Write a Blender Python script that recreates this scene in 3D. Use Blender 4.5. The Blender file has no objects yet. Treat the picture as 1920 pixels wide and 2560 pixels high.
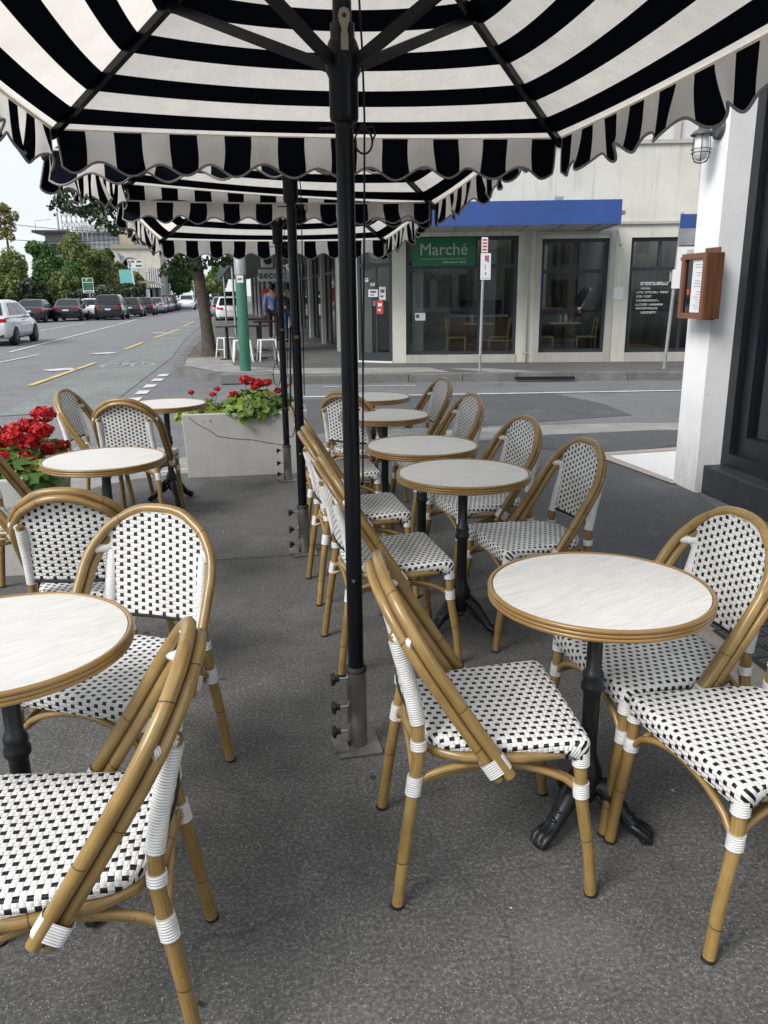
import bpy, bmesh, math, random
from mathutils import Vector, Matrix, noise
R_ = math.radians
rng = random.Random(7)
S = bpy.context.scene
COL = S.collection
# ------------------------------------------------------------------ camera
cd = bpy.data.cameras.new('camera'); cam = bpy.data.objects.new('camera', cd); COL.objects.link(cam)
cr = Vector((0.988613, -0.150131, -0.010299)); cu = Vector((0.049675, 0.260975, 0.964066)); cf = Vector((0.142048, 0.9536, -0.265461))
m = Matrix.Identity(4)
for i in range(3):
    m[i][0] = cr[i]; m[i][1] = cu[i]; m[i][2] = -cf[i]
m[2][3] = 1.52
cam.matrix_world = m
cd.sensor_fit = 'VERTICAL'; cd.sensor_height = 24; cd.lens = 18.56878
cd.clip_start = 0.05; cd.clip_end = 3000
S.camera = cam
S.render.resolution_x = 768; S.render.resolution_y = 1024
# ------------------------------------------------------------------ sky, sun, exposure
SUN_EL, SUN_AZ = 42, 238        # overcast: soft high sun from behind-left of the viewer
w = bpy.data.worlds.new('World'); S.world = w; w.use_nodes = True
nt = w.node_tree; nt.nodes.clear()
out = nt.nodes.new('ShaderNodeOutputWorld'); bg = nt.nodes.new('ShaderNodeBackground')
sky = nt.nodes.new('ShaderNodeTexSky'); sky.sky_type = 'NISHITA'; sky.sun_disc = False
sky.sun_elevation = R_(SUN_EL); sky.sun_rotation = R_(SUN_AZ); sky.air_density = 1.0; sky.dust_density = 2.0; sky.ozone_density = 1.0
tc = nt.nodes.new('ShaderNodeTexCoord'); mp = nt.nodes.new('ShaderNodeMapping'); mp.inputs['Scale'].default_value = (1.0, 1.0, 3.0)
nz = nt.nodes.new('ShaderNodeTexNoise'); nz.inputs['Scale'].default_value = 1.6; nz.inputs['Detail'].default_value = 6; nz.inputs['Roughness'].default_value = 0.55
rp = nt.nodes.new('ShaderNodeValToRGB')
rp.color_ramp.elements[0].position = 0.30; rp.color_ramp.elements[0].color = (3.9, 4.25, 4.7, 1)
rp.color_ramp.elements[1].position = 0.72; rp.color_ramp.elements[1].color = (4.9, 5.0, 5.1, 1)
mx = nt.nodes.new('ShaderNodeMix'); mx.data_type = 'RGBA'; mx.inputs[0].default_value = 0.82
nt.links.new(tc.outputs['Generated'], mp.inputs[0]); nt.links.new(mp.outputs[0], nz.inputs['Vector'])
nt.links.new(nz.outputs[0], rp.inputs[0]); nt.links.new(sky.outputs[0], mx.inputs[6]); nt.links.new(rp.outputs[0], mx.inputs[7])
nt.links.new(mx.outputs[2], bg.inputs[0]); bg.inputs[1].default_value = 0.10
nt.links.new(bg.outputs[0], out.inputs[0])
sl = bpy.data.lights.new('sun', 'SUN'); so = bpy.data.objects.new('sun', sl); COL.objects.link(so)
sl.energy = 1.5; sl.angle = R_(28); sl.color = (1.0, 0.97, 0.93)
az = R_(SUN_AZ); el = R_(SUN_EL)
sd = Vector((math.sin(az)*math.cos(el), math.cos(az)*math.cos(el), math.sin(el)))
so.rotation_euler = (-sd).to_track_quat('-Z', 'Y').to_euler()
S.view_settings.view_transform = 'Standard'; S.view_settings.look = 'None'; S.view_settings.gamma = 1
S.view_settings.exposure = 1.1
# ------------------------------------------------------------------ mesh builder
class MB:
    def __init__(s): s.v = []; s.f = []; s.uv = []; s.sm = []; s.mi = []
    def add(s, vs, fs, uvs=None, smooth=False, mat=0):
        b = len(s.v); s.v += [tuple(v) for v in vs]
        for k, f in enumerate(fs):
            s.f.append([b+i for i in f]); s.sm.append(smooth); s.mi.append(mat)
            s.uv.append(uvs[k] if uvs else [(0, 0)]*len(f))
        return s
    def box(s, c, d, rz=0, mat=0, tilt=None):
        x, y, z = d[0]/2, d[1]/2, d[2]/2
        vs = [Vector((sx*x, sy*y, sz*z)) for sz in (-1, 1) for sx, sy in ((-1, -1), (1, -1), (1, 1), (-1, 1))]
        M = Matrix.Rotation(rz, 3, 'Z')
        if tilt is not None: M = tilt
        c = Vector(c); vs = [M@v + c for v in vs]
        fs = [(3, 2, 1, 0), (4, 5, 6, 7), (0, 1, 5, 4), (1, 2, 6, 5), (2, 3, 7, 6), (3, 0, 4, 7)]
        uvd = [(d[0], d[1]), (d[0], d[1]), (d[0], d[2]), (d[1], d[2]), (d[0], d[2]), (d[1], d[2])]
        return s.add(vs, fs, [[(0, 0), (a, 0), (a, b), (0, b)] for a, b in uvd], False, mat)
    def bx(s, x0, x1, y0, y1, z0, z1, mat=0):
        return s.box(((x0+x1)/2, (y0+y1)/2, (z0+z1)/2), (x1-x0, y1-y0, z1-z0), 0, mat)
    def tube(s, path, r, seg=10, caps=True, mat=0, v0=0.0, flat=1.0, closed=False):
        P = [Vector(p) for p in path]; n = len(P)
        rr = r if isinstance(r, (list, tuple)) else [r]*n
        T = []
        for i in range(n):
            if closed: t = P[(i+1) % n]-P[i-1]
            else: t = P[min(i+1, n-1)]-P[max(i-1, 0)]
            T.append(t.normalized() if t.length > 1e-9 else Vector((0, 0, 1)))
        up = Vector((0, 0, 1)) if abs(T[0].z) < 0.9 else Vector((1, 0, 0))
        a = T[0].cross(up).normalized()
        vs = []; L = v0; Ls = []
        for i in range(n):
            if i: L += (P[i]-P[i-1]).length
            Ls.append(L)
            a = (a - T[i]*a.dot(T[i])).normalized(); b = T[i].cross(a)
            for k in range(seg):
                an = 2*math.pi*k/seg
                vs.append(P[i] + a*math.cos(an)*rr[i] + b*math.sin(an)*rr[i]*flat)
        fs = []; uv = []
        for i in range(n if closed else n-1):
            j = (i+1) % n
            for k in range(seg):
                k2 = (k+1) % seg
                fs.append((i*seg+k, i*seg+k2, j*seg+k2, j*seg+k))
                u0, u1 = k/seg, (k+1)/seg
                l1 = Ls[j] if j else Ls[-1]+0.01
                uv.append([(u0, Ls[i]), (u1, Ls[i]), (u1, l1), (u0, l1)])
        s.add(vs, fs, uv, True, mat)
        if caps and not closed:
            s.add(vs[:seg], [tuple(reversed(range(seg)))], None, False, mat)
            s.add(vs[-seg:], [tuple(range(seg))], None, False, mat)
        return s
    def lathe(s, prof, c=(0, 0, 0), seg=24, mat=0, smooth=True, caps=True):
        c = Vector(c); n = len(prof); vs = []
        for r, z in prof:
            for k in range(seg):
                a = 2*math.pi*k/seg; vs.append(c+Vector((r*math.cos(a), r*math.sin(a), z)))
        fs = []; uv = []; L = 0
        for i in range(n-1):
            l2 = L+math.hypot(prof[i+1][0]-prof[i][0], prof[i+1][1]-prof[i][1])
            for k in range(seg):
                k2 = (k+1) % seg; fs.append((i*seg+k, i*seg+k2, (i+1)*seg+k2, (i+1)*seg+k))
                uv.append([(k/seg, L), ((k+1)/seg, L), ((k+1)/seg, l2), (k/seg, l2)])
            L = l2
        s.add(vs, fs, uv, smooth, mat)
        if caps:
            s.add(vs[:seg], [tuple(reversed(range(seg)))], None, False, mat)
            s.add(vs[-seg:], [tuple(range(seg))], None, False, mat)
        return s
    def ball(s, c, r, seg=12, rings=8, mat=0, M=None):
        c = Vector(c); r = r if isinstance(r, (tuple, list)) else (r, r, r); vs = []
        for i in range(rings+1):
            t = math.pi*i/rings
            for k in range(seg):
                a = 2*math.pi*k/seg
                q = Vector((r[0]*math.sin(t)*math.cos(a), r[1]*math.sin(t)*math.sin(a), -r[2]*math.cos(t)))
                vs.append(c+(M@q if M else q))
        fs = []
        for i in range(rings):
            for k in range(seg):
                k2 = (k+1) % seg; fs.append((i*seg+k, i*seg+k2, (i+1)*seg+k2, (i+1)*seg+k))
        return s.add(vs, fs, None, True, mat)
    def poly(s, pts, mat=0):
        return s.add([Vector(p) for p in pts], [tuple(range(len(pts)))], [[(p[0], p[1]) for p in pts]], False, mat)
    def prism(s, pts, z0, z1, mat=0, top=None):
        n = len(pts); vs = [Vector((p[0], p[1], z0)) for p in pts]+[Vector((p[0], p[1], z1)) for p in pts]
        s.add(vs, [tuple(reversed(range(n)))], None, False, mat)
        s.add(vs, [tuple(range(n, 2*n))], None, False, mat if top is None else top)
        return s.add(vs, [(i, (i+1) % n, n+(i+1) % n, n+i) for i in range(n)], None, False, mat)
    def grid(s, f, nu, nv, uvf=None, smooth=True, mat=0, flip=False):
        vs = [f(i/nu, j/nv) for j in range(nv+1) for i in range(nu+1)]
        fs = []; uv = []
        for j in range(nv):
            for i in range(nu):
                q = [(i, j), (i+1, j), (i+1, j+1), (i, j+1)]
                if flip: q.reverse()
                fs.append([b*(nu+1)+a for a, b in q])
                uv.append([(uvf(a/nu, b/nv) if uvf else (a/nu, b/nv)) for a, b in q])
        mt = mat
        b = len(s.v); s.v += [tuple(v) for v in vs]
        k = 0
        for j in range(nv):
            for i in range(nu):
                s.f.append([b+q for q in fs[k]]); s.sm.append(smooth); s.uv.append(uv[k])
                s.mi.append(mt(i, j) if callable(mt) else mt); k += 1
        return s
    def xf(s, M):
        s.v = [tuple(M@Vector(v)) for v in s.v]; return s
    def mesh(s, name, mats):
        me = bpy.data.meshes.new(name); me.from_pydata(s.v, [], s.f)
        for mt in (mats if isinstance(mats, (list, tuple)) else [mats]): me.materials.append(mt)
        me.polygons.foreach_set('use_smooth', s.sm); me.polygons.foreach_set('material_index', s.mi)
        ul = me.uv_layers.new(name='UVMap')
        flat = [c for f in s.uv for q in f for c in q]
        ul.data.foreach_set('uv', flat)
        me.update(); return me
    def build(s, name, mats, parent=None, loc=None, rz=0, bevel=0):
        me = s.mesh(name, mats)
        if bevel:
            bm = bmesh.new(); bm.from_mesh(me)
            bmesh.ops.remove_doubles(bm, verts=bm.verts, dist=1e-5)
            bmesh.ops.bevel(bm, geom=[e for e in bm.edges if len(e.link_faces) == 2 and e.calc_face_angle(0) > 0.5], offset=bevel, segments=2, affect='EDGES', profile=0.6, clamp_overlap=True)
            bm.to_mesh(me); bm.free()
        o = bpy.data.objects.new(name, me); COL.objects.link(o)
        if parent: o.parent = parent
        if loc is not None: o.location = loc
        o.rotation_euler.z = rz
        return o
def tag(o, label=None, cat=None, group=None, kind=None):
    if label: o['label'] = label
    if cat: o['category'] = cat
    if group: o['group'] = group
    if kind: o['kind'] = kind
    return o
def empty(name, label, cat, loc=(0, 0, 0), rz=0, group=None):
    o = bpy.data.objects.new(name, None); COL.objects.link(o); o.location = loc; o.rotation_euler.z = rz
    o.empty_display_size = 0.1
    return tag(o, label, cat, group)
def dup(o, loc=None, rz=None, label=None, parent=None):
    c = o.copy(); COL.objects.link(c)
    if parent: c.parent = parent
    if loc is not None: c.location = loc
    if rz is not None: c.rotation_euler.z = rz
    if label: c['label'] = label
    for ch in o.children: dup(ch, parent=c)
    return c
def struct(name, mb, mats, kind='structure'):
    return tag(mb.build(name, mats), kind=kind)
def text_mb(txt, size, depth=0.002, bold=False, space=1.0):
    cu_ = bpy.data.curves.new('t', 'FONT'); cu_.body = txt; cu_.size = size; cu_.extrude = depth; cu_.align_x = 'CENTER'; cu_.align_y = 'CENTER'
    cu_.space_character = space; cu_.resolution_u = 3
    if bold: cu_.offset = size*0.02
    o = bpy.data.objects.new('t', cu_); COL.objects.link(o)
    dg = bpy.context.evaluated_depsgraph_get(); dg.update()
    me = bpy.data.meshes.new_from_object(o.evaluated_get(dg))
    mb = MB(); mb.add([v.co for v in me.vertices], [tuple(f.vertices) for f in me.polygons])
    bpy.data.objects.remove(o); bpy.data.meshes.remove(me); bpy.data.curves.remove(cu_)
    return mb
# ------------------------------------------------------------------ materials
class NT:
    def __init__(s, name):
        s.m = bpy.data.materials.new(name); s.m.use_nodes = True; s.t = s.m.node_tree; s.t.nodes.clear()
        s.out = s.n('ShaderNodeOutputMaterial')
    def n(s, t, **kw):
        x = s.t.nodes.new(t)
        for k, v in kw.items(): setattr(x, k, v)
        return x
    def set(s, sock, v):
        if isinstance(v, bpy.types.NodeSocket): s.t.links.new(v, sock)
        elif isinstance(v, (tuple, list)): sock.default_value = (*v, 1) if (len(v) == 3 and len(sock.default_value) == 4) else v
        else: sock.default_value = v
    def math(s, op, a, b=0.0, c=None):
        x = s.n('ShaderNodeMath', operation=op); s.set(x.inputs[0], a); s.set(x.inputs[1], b)
        if c is not None: s.set(x.inputs[2], c)
        return x.outputs[0]
    def mix(s, f, a, b, blend='MIX'):
        x = s.n('ShaderNodeMix', data_type='RGBA', blend_type=blend); s.set(x.inputs[0], f); s.set(x.inputs[6], a); s.set(x.inputs[7], b)
        return x.outputs[2]
    def coord(s, which='Object'): return s.n('ShaderNodeTexCoord').outputs[which]
    def mapv(s, v, scale=(1, 1, 1), rot=(0, 0, 0)):
        x = s.n('ShaderNodeMapping'); s.set(x.inputs[0], v); x.inputs['Scale'].default_value = scale; x.inputs['Rotation'].default_value = rot
        return x.outputs[0]
    def noise(s, v, scale, detail=4, rough=0.55):
        x = s.n('ShaderNodeTexNoise'); s.set(x.inputs['Vector'], v); x.inputs['Scale'].default_value = scale
        x.inputs['Detail'].default_value = detail; x.inputs['Roughness'].default_value = rough
        return x.outputs[0]
    def voro(s, v, scale, feature='F1', out='Distance'):
        x = s.n('ShaderNodeTexVoronoi', feature=feature); s.set(x.inputs['Vector'], v); x.inputs['Scale'].default_value = scale
        return x.outputs[out]
    def ramp(s, f, stops):
        x = s.n('ShaderNodeValToRGB'); s.set(x.inputs[0], f); e = x.color_ramp.elements
        while len(e) < len(stops): e.new(0.5)
        for q, (p, c) in zip(e, stops): q.position = p; q.color = (*c, 1) if len(c) == 3 else c
        return x.outputs[0]
    def rng(s, f, a, b, c=0.0, d=1.0):
        x = s.n('ShaderNodeMapRange'); s.set(x.inputs[0], f); x.inputs[1].default_value = a; x.inputs[2].default_value = b; x.inputs[3].default_value = c; x.inputs[4].default_value = d
        return x.outputs[0]
    def bump(s, h, strength=0.3, dist=0.01):
        x = s.n('ShaderNodeBump'); s.set(x.inputs['Height'], h); x.inputs['Strength'].default_value = strength; x.inputs['Distance'].default_value = dist
        return x.outputs[0]
    def pbr(s, color, rough=0.6, metal=0.0, normal=None, **kw):
        b = s.n('ShaderNodeBsdfPrincipled'); s.set(b.inputs['Base Color'], color); s.set(b.inputs['Roughness'], rough); b.inputs['Metallic'].default_value = metal
        if normal is not None: s.set(b.inputs['Normal'], normal)
        for k, v in kw.items(): s.set(b.inputs[k.replace('_', ' ')], v)
        s.t.links.new(b.outputs[0], s.out.inputs[0]); return b
def simple(name, col, rough=0.6, metal=0.0, var=0.12, vs=6.0, bump=0.0, bs=60.0, **kw):
    n = NT(name); co = n.coord()
    f = n.noise(co, vs, 5, 0.6)
    a = tuple(c*(1-var) for c in col); b = tuple(min(1, c*(1+var)) for c in col)
    c = n.ramp(f, [(0.3, a), (0.7, b)])
    nm = None
    if bump: nm = n.bump(n.noise(co, bs, 4, 0.6), bump, 0.004)
    rr = n.rng(n.noise(co, vs*1.7, 3), 0.3, 0.7, max(0.02, rough-0.08), min(1, rough+0.08))
    n.pbr(c, rr, metal, nm, **kw)
    return n.m
def glass_mat(name, tint=(0.75, 0.8, 0.8), ior=1.5, refl=1.0):
    n = NT(name); t = n.n('ShaderNodeBsdfTransparent'); n.set(t.inputs[0], tint)
    g = n.n('ShaderNodeBsdfGlossy'); g.inputs['Roughness'].default_value = 0.015; n.set(g.inputs[0], (0.95, 0.97, 1.0))
    fr = n.n('ShaderNodeFresnel'); fr.inputs[0].default_value = ior
    mx_ = n.n('ShaderNodeMixShader'); n.t.links.new(n.math('MULTIPLY', fr.outputs[0], refl), mx_.inputs[0])
    n.t.links.new(t.outputs[0], mx_.inputs[1]); n.t.links.new(g.outputs[0], mx_.inputs[2]); n.t.links.new(mx_.outputs[0], n.out.inputs[0])
    return n.m
def asphalt(name, col, speck=0.5, scale=1.0, patch=0.25, crack=0.35):
    n = NT(name); co = n.coord()
    big = n.noise(co, 0.55, 5, 0.6); mid = n.noise(co, 7*scale, 5, 0.65); fine = n.noise(co, 88*scale, 5, 0.8)
    base = n.ramp(n.math('ADD', n.math('MULTIPLY', big, 0.6), n.math('MULTIPLY', mid, 0.4)), [(0.3, tuple(c*(1-patch) for c in col)), (0.7, tuple(c*(1+patch) for c in col))])
    base = n.mix(0.8, base, n.ramp(fine, [(0.34, (0.22, 0.22, 0.22)), (0.52, (0.9, 0.9, 0.9)), (0.66, (2.2, 2.2, 2.17))]), 'MULTIPLY')
    vo = n.n('ShaderNodeTexVoronoi'); n.set(vo.inputs['Vector'], co); vo.inputs['Scale'].default_value = 150*scale
    sp = n.math('LESS_THAN', vo.outputs['Distance'], 0.27)
    sepc = n.n('ShaderNodeSeparateColor'); n.set(sepc.inputs[0], vo.outputs['Color'])
    sp = n.math('MULTIPLY', sp, n.math('GREATER_THAN', sepc.outputs[0], 0.80))
    sp2 = n.math('MULTIPLY', n.math('LESS_THAN', vo.outputs['Distance'], 0.3), n.math('LESS_THAN', sepc.outputs[0], 0.25))
    base = n.mix(n.math('MULTIPLY', sp, speck), base, (0.42, 0.41, 0.39))
    base = n.mix(n.math('MULTIPLY', sp2, 0.35), base, (0.012, 0.012, 0.012))
    st = n.rng(n.noise(n.mapv(co, (1, 1, 1)), 2.1, 3, 0.5), 0.58, 0.75)
    dk = n.rng(n.noise(n.mapv(co, (1, 1, 1)), 1.4, 4, 0.6), 0.54, 0.70)
    base = n.mix(n.math('MULTIPLY', dk, 0.45), base, tuple(c*0.5 for c in col))
    base = n.mix(n.math('MULTIPLY', st, 0.30), base, (0.20, 0.195, 0.185))
    gum = n.voro(co, 2.6); base = n.mix(n.math('MULTIPLY', n.math('LESS_THAN', gum, 0.045), 0.75), base, (0.015, 0.015, 0.015))
    if crack:
        wv = n.n('ShaderNodeVectorMath', operation='ADD'); n.set(wv.inputs[0], co)
        nn = n.n('ShaderNodeTexNoise'); n.set(nn.inputs['Vector'], co); nn.inputs['Scale'].default_value = 1.2
        n.t.links.new(nn.outputs['Color'], wv.inputs[1])
        ed = n.voro(wv.outputs[0], 0.28, 'DISTANCE_TO_EDGE')
        base = n.mix(n.math('MULTIPLY', n.math('LESS_THAN', ed, 0.0013), crack), base, (0.02, 0.02, 0.02))
    h = n.math('ADD', n.math('MULTIPLY', fine, 0.6), n.math('MULTIPLY', n.noise(co, 60*scale, 3), 0.5))
    n.pbr(base, n.rng(fine, 0.3, 0.7, 0.72, 0.95), 0, n.bump(h, 0.55, 0.006)); return n.m
def weave_mat():
    n = NT('woven cord'); uv = n.coord('UV'); sx = n.n('ShaderNodeSeparateXYZ'); n.set(sx.inputs[0], uv)
    u, v = sx.outputs[0], sx.outputs[1]
    iu = n.math('FLOOR', u); iv = n.math('FLOOR', v); fu = n.math('FRACT', u); fv = n.math('FRACT', v)
    odd = n.math('FLOORED_MODULO', iu, 2.0)
    alt = n.math('FLOORED_MODULO', n.math('ADD', iv, n.math('FLOOR', n.math('DIVIDE', iu, 2.0))), 2.0)
    blk = n.math('MULTIPLY', n.math('SUBTRACT', 1.0, odd), alt)
    du = n.math('ABSOLUTE', n.math('SUBTRACT', fu, 0.5)); dv = n.math('ABSOLUTE', n.math('SUBTRACT', fv, 0.5))
    ins = n.math('MULTIPLY', n.math('LESS_THAN', du, 0.52), n.math('LESS_THAN', dv, 0.52))
    blk = n.math('MULTIPLY', blk, ins)
    su = n.math('ABSOLUTE', n.math('SINE', n.math('MULTIPLY', u, 3*math.pi))); sv = n.math('ABSOLUTE', n.math('SINE', n.math('MULTIPLY', v, 3*math.pi)))
    domeu = n.math('SINE', n.math('MULTIPLY', fu, math.pi)); domev = n.math('SINE', n.math('MULTIPLY', fv, math.pi))
    hv = n.math('ADD', n.math('MULTIPLY', su, 0.35), domev)     # vertical cords
    hh = n.math('ADD', n.math('MULTIPLY', sv, 0.35), domeu)
    mxh = n.n('ShaderNodeMix'); n.set(mxh.inputs[0], odd); n.set(mxh.inputs[2], hh); n.set(mxh.inputs[3], hv)
    h = n.math('SUBTRACT', mxh.outputs[0], n.math('MULTIPLY', blk, 0.9))
    co = n.coord(); dirt = n.noise(co, 9, 4, 0.6)
    white = n.ramp(dirt, [(0.3, (0.74, 0.735, 0.71)), (0.6, (0.90, 0.90, 0.89))])
    gro = n.mix(odd, sv, su)
    white = n.mix(n.math('MULTIPLY', n.math('LESS_THAN', gro, 0.22), 0.45), white, (0.36, 0.35, 0.33))
    col = n.mix(blk, white, (0.004, 0.004, 0.0045))
    n.pbr(col, 0.48, 0, n.bump(h, 0.6, 0.004)); return n.m
def cord_mat():
    n = NT('white cord binding'); uv = n.coord('UV'); sx = n.n('ShaderNodeSeparateXYZ'); n.set(sx.inputs[0], uv)
    s_ = n.math('ABSOLUTE', n.math('SINE', n.math('MULTIPLY', sx.outputs[1], math.pi/0.0062)))
    f = n.noise(n.coord(), 25, 3)
    wh = n.ramp(f, [(0.3, (0.70, 0.70, 0.68)), (0.6, (0.88, 0.88, 0.87))])
    c = n.mix(n.math('MULTIPLY', n.math('LESS_THAN', s_, 0.3), 0.55), wh, (0.3, 0.3, 0.29))
    n.pbr(c, 0.42, 0, n.bump(s_, 0.5, 0.003)); return n.m
def bamboo_mat(name='bamboo cane', a=(0.17, 0.10, 0.028), b=(0.41, 0.27, 0.09), ring=0.33):
    n = NT(name); uv = n.coord('UV'); sx = n.n('ShaderNodeSeparateXYZ'); n.set(sx.inputs[0], uv)
    co = n.coord()
    oi = n.n('ShaderNodeObjectInfo')
    st = n.noise(n.mapv(uv, (9, 3, 1)), 3.0, 5, 0.6); bl = n.noise(co, 11, 4, 0.6)
    f = n.math('ADD', n.math('MULTIPLY', st, 0.55), n.math('MULTIPLY', bl, 0.45))
    f = n.math('ADD', f, n.math('MULTIPLY', n.math('SUBTRACT', oi.outputs['Random'], 0.5), 0.12))
    c = n.ramp(f, [(0.30, a), (0.5, tuple((x+y)/2 for x, y in zip(a, b))), (0.70, b)])
    spk = n.voro(n.mapv(co, (1, 1, 0.45)), 42)
    c = n.mix(n.math('MULTIPLY', n.math('LESS_THAN', spk, 0.07), 0.55), c, (0.09, 0.045, 0.015))
    wob = n.math('MULTIPLY', n.math('SINE', n.math('MULTIPLY', sx.outputs[0], 6.28)), 0.003)
    fr = n.math('FRACT', n.math('DIVIDE', n.math('ADD', n.math('ADD', sx.outputs[1], wob), 0.11), ring))
    rg = n.math('LESS_THAN', fr, 0.009)
    c = n.mix(rg, c, (0.045, 0.022, 0.008))
    near = n.rng(fr, 0.0, 0.07, 0.25, 0.0); c = n.mix(near, c, (0.22, 0.11, 0.03))
    h = n.math('SUBTRACT', n.math('MULTIPLY', st, 0.12), rg)
    n.pbr(c, n.rng(st, 0.3, 0.7, 0.26, 0.44), 0, n.bump(h, 0.35, 0.003), Coat_Weight=0.35, Coat_Roughness=0.2); return n.m
def marble_mat():
    n = NT('pale streaked laminate'); co = n.coord()
    st = n.noise(n.mapv(co, (7, 55, 7), (0, 0, 0.5)), 1.7, 8, 0.68); s2 = n.noise(n.mapv(co, (3, 20, 3), (0, 0, 0.62)), 1.0, 4)
    f = n.math('ADD', n.math('MULTIPLY', st, 0.7), n.math('MULTIPLY', s2, 0.3))
    c = n.ramp(f, [(0.28, (0.53, 0.51, 0.475)), (0.45, (0.655, 0.64, 0.605)), (0.60, (0.745, 0.735, 0.70))])
    n.pbr(c, n.rng(st, 0.3, 0.7, 0.42, 0.55), Specular_IOR_Level=0.35); return n.m
def fabric_mat(name, col, trans=0.5, var=0.06):
    n = NT(name); co = n.coord()
    f = n.noise(co, 14, 6, 0.7); big = n.noise(co, 2.5, 4, 0.6)
    g = n.math('ADD', n.math('MULTIPLY', f, 0.5), n.math('MULTIPLY', big, 0.5))
    c = n.ramp(g, [(0.3, tuple(x*(1-var) for x in col)), (0.7, tuple(min(1, x*(1+var)) for x in col))])
    wr = n.noise(n.mapv(co, (3, 3, 3)), 5, 5, 0.6)
    nm = n.bump(wr, 0.25, 0.02)
    d = n.n('ShaderNodeBsdfDiffuse'); n.set(d.inputs[0], c); n.set(d.inputs[2], nm)
    t = n.n('ShaderNodeBsdfTranslucent'); n.set(t.inputs[0], c); n.set(t.inputs[1], nm)
    x = n.n('ShaderNodeMixShader'); x.inputs[0].default_value = trans
    n.t.links.new(d.outputs[0], x.inputs[1]); n.t.links.new(t.outputs[0], x.inputs[2]); n.t.links.new(x.outputs[0], n.out.inputs[0]); return n.m
def leaf_mat(name, dark, light, trans=0.25, rough=0.5):
    n = NT(name); g = n.n('ShaderNodeNewGeometry'); co = n.coord()
    f = n.math('ADD', n.math('MULTIPLY', g.outputs['Random Per Island'], 0.65), n.math('MULTIPLY', n.noise(co, 0.9, 3), 0.5))
    c = n.ramp(f, [(0.15, dark), (0.6, tuple((x+y)/2 for x, y in zip(dark, light))), (0.95, light)])
    b = n.pbr(c, rough)
    t = n.n('ShaderNodeBsdfTranslucent'); n.set(t.inputs[0], c); x = n.n('ShaderNodeMixShader'); x.inputs[0].default_value = trans
    n.t.links.new(b.outputs[0], x.inputs[1]); n.t.links.new(t.outputs[0], x.inputs[2]); n.t.links.new(x.outputs[0], n.out.inputs[0]); return n.m
def render_wall(name, col, streak=0.4, sz=1.0, stain=(0.16, 0.16, 0.13)):
    n = NT(name); co = n.coord()
    a = n.noise(co, 1.1*sz, 6, 0.62); v = n.noise(n.mapv(co, (7, 7, 0.45)), 1.0*sz, 5, 0.65)
    c = n.ramp(a, [(0.3, tuple(x*0.86 for x in col)), (0.7, tuple(min(1, x*1.07) for x in col))])
    s_ = n.math('MULTIPLY', n.rng(v, 0.53, 0.72), streak)
    c = n.mix(s_, c, stain)
    n.pbr(c, 0.85, 0, n.bump(n.noise(co, 55, 4, 0.6), 0.25, 0.004)); return n.m
def wood_mat(name, a, b, rough=0.45, sc=(60, 60, 3)):
    n = NT(name); co = n.coord(); f = n.noise(n.mapv(co, sc), 1.0, 5, 0.6)
    c = n.ramp(f, [(0.3, a), (0.7, b)]); n.pbr(c, n.rng(f, 0.3, 0.7, rough-0.08, rough+0.1), 0, n.bump(f, 0.12, 0.003)); return n.m
M = {}
M['path'] = asphalt('footpath asphalt', (0.114, 0.113, 0.110), 0.7, 1.0, 0.45, 0.25)
M['road'] = asphalt('road asphalt', (0.195, 0.197, 0.203), 0.25, 0.7, 0.14)
M['sideroad'] = asphalt('side road asphalt', (0.165, 0.166, 0.170), 0.3, 0.7, 0.18)
M['patch'] = asphalt('dark asphalt patch', (0.085, 0.088, 0.092), 0.25, 0.8, 0.15)
M['smooth'] = asphalt('smooth dark asphalt', (0.082, 0.084, 0.087), 0.3, 1.3, 0.18, 0.5)
M['farpath'] = asphalt('far footpath asphalt', (0.12, 0.118, 0.112), 0.2, 0.7, 0.22)
M['concrete'] = simple('kerb concrete', (0.27, 0.262, 0.245), 0.85, var=0.22, vs=3, bump=0.3)
M['kerb'] = simple('kerb bluestone', (0.155, 0.153, 0.148), 0.85, var=0.35, vs=2.2, bump=0.3)
M['pinkstone'] = simple('pink stone edging', (0.36, 0.305, 0.26), 0.85, var=0.18, vs=12, bump=0.35)
M['tile'] = simple('white terrazzo tile', (0.72, 0.71, 0.69), 0.5, var=0.12, vs=30)
M['linewhite'] = simple('worn white road paint', (0.58, 0.58, 0.56), 0.7, var=0.3, vs=5)
M['linefaint'] = simple('faded road paint', (0.34, 0.36, 0.345), 0.75, var=0.3, vs=6)
M['lineyellow'] = simple('worn yellow road paint', (0.58, 0.43, 0.16), 0.7, var=0.2, vs=4)
M['lanegreen'] = asphalt('green lane surface', (0.205, 0.232, 0.216), 0.1, 0.6, 0.24, 0.3)
M['bamboo'] = bamboo_mat(); M['rim'] = bamboo_mat('brown table rim', (0.19, 0.105, 0.03), (0.36, 0.215, 0.065), 5.0)
M['filler'] = simple('red brown cane filler', (0.10, 0.042, 0.018), 0.55)
M['weave'] = weave_mat(); M['cord'] = cord_mat()
M['rubber'] = simple('black rubber', (0.012, 0.012, 0.012), 0.7)
M['blackiron'] = simple('black cast iron', (0.010, 0.011, 0.013), 0.38, var=0.3, vs=25, bump=0.15, bs=90)
M['marble'] = marble_mat()
M['navy'] = simple('black navy powder coat', (0.004, 0.005, 0.008), 0.33, var=0.2, Specular_IOR_Level=0.28)
M['steel'] = simple('brushed stainless', (0.42, 0.41, 0.39), 0.34, 1.0, var=0.15, vs=18)
M['plate'] = simple('dull steel plate', (0.30, 0.295, 0.28), 0.5, 0.8, var=0.25, vs=20)
M['fwhite'] = fabric_mat('cream canvas', (0.80, 0.755, 0.69), 0.60, 0.12)
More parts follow.
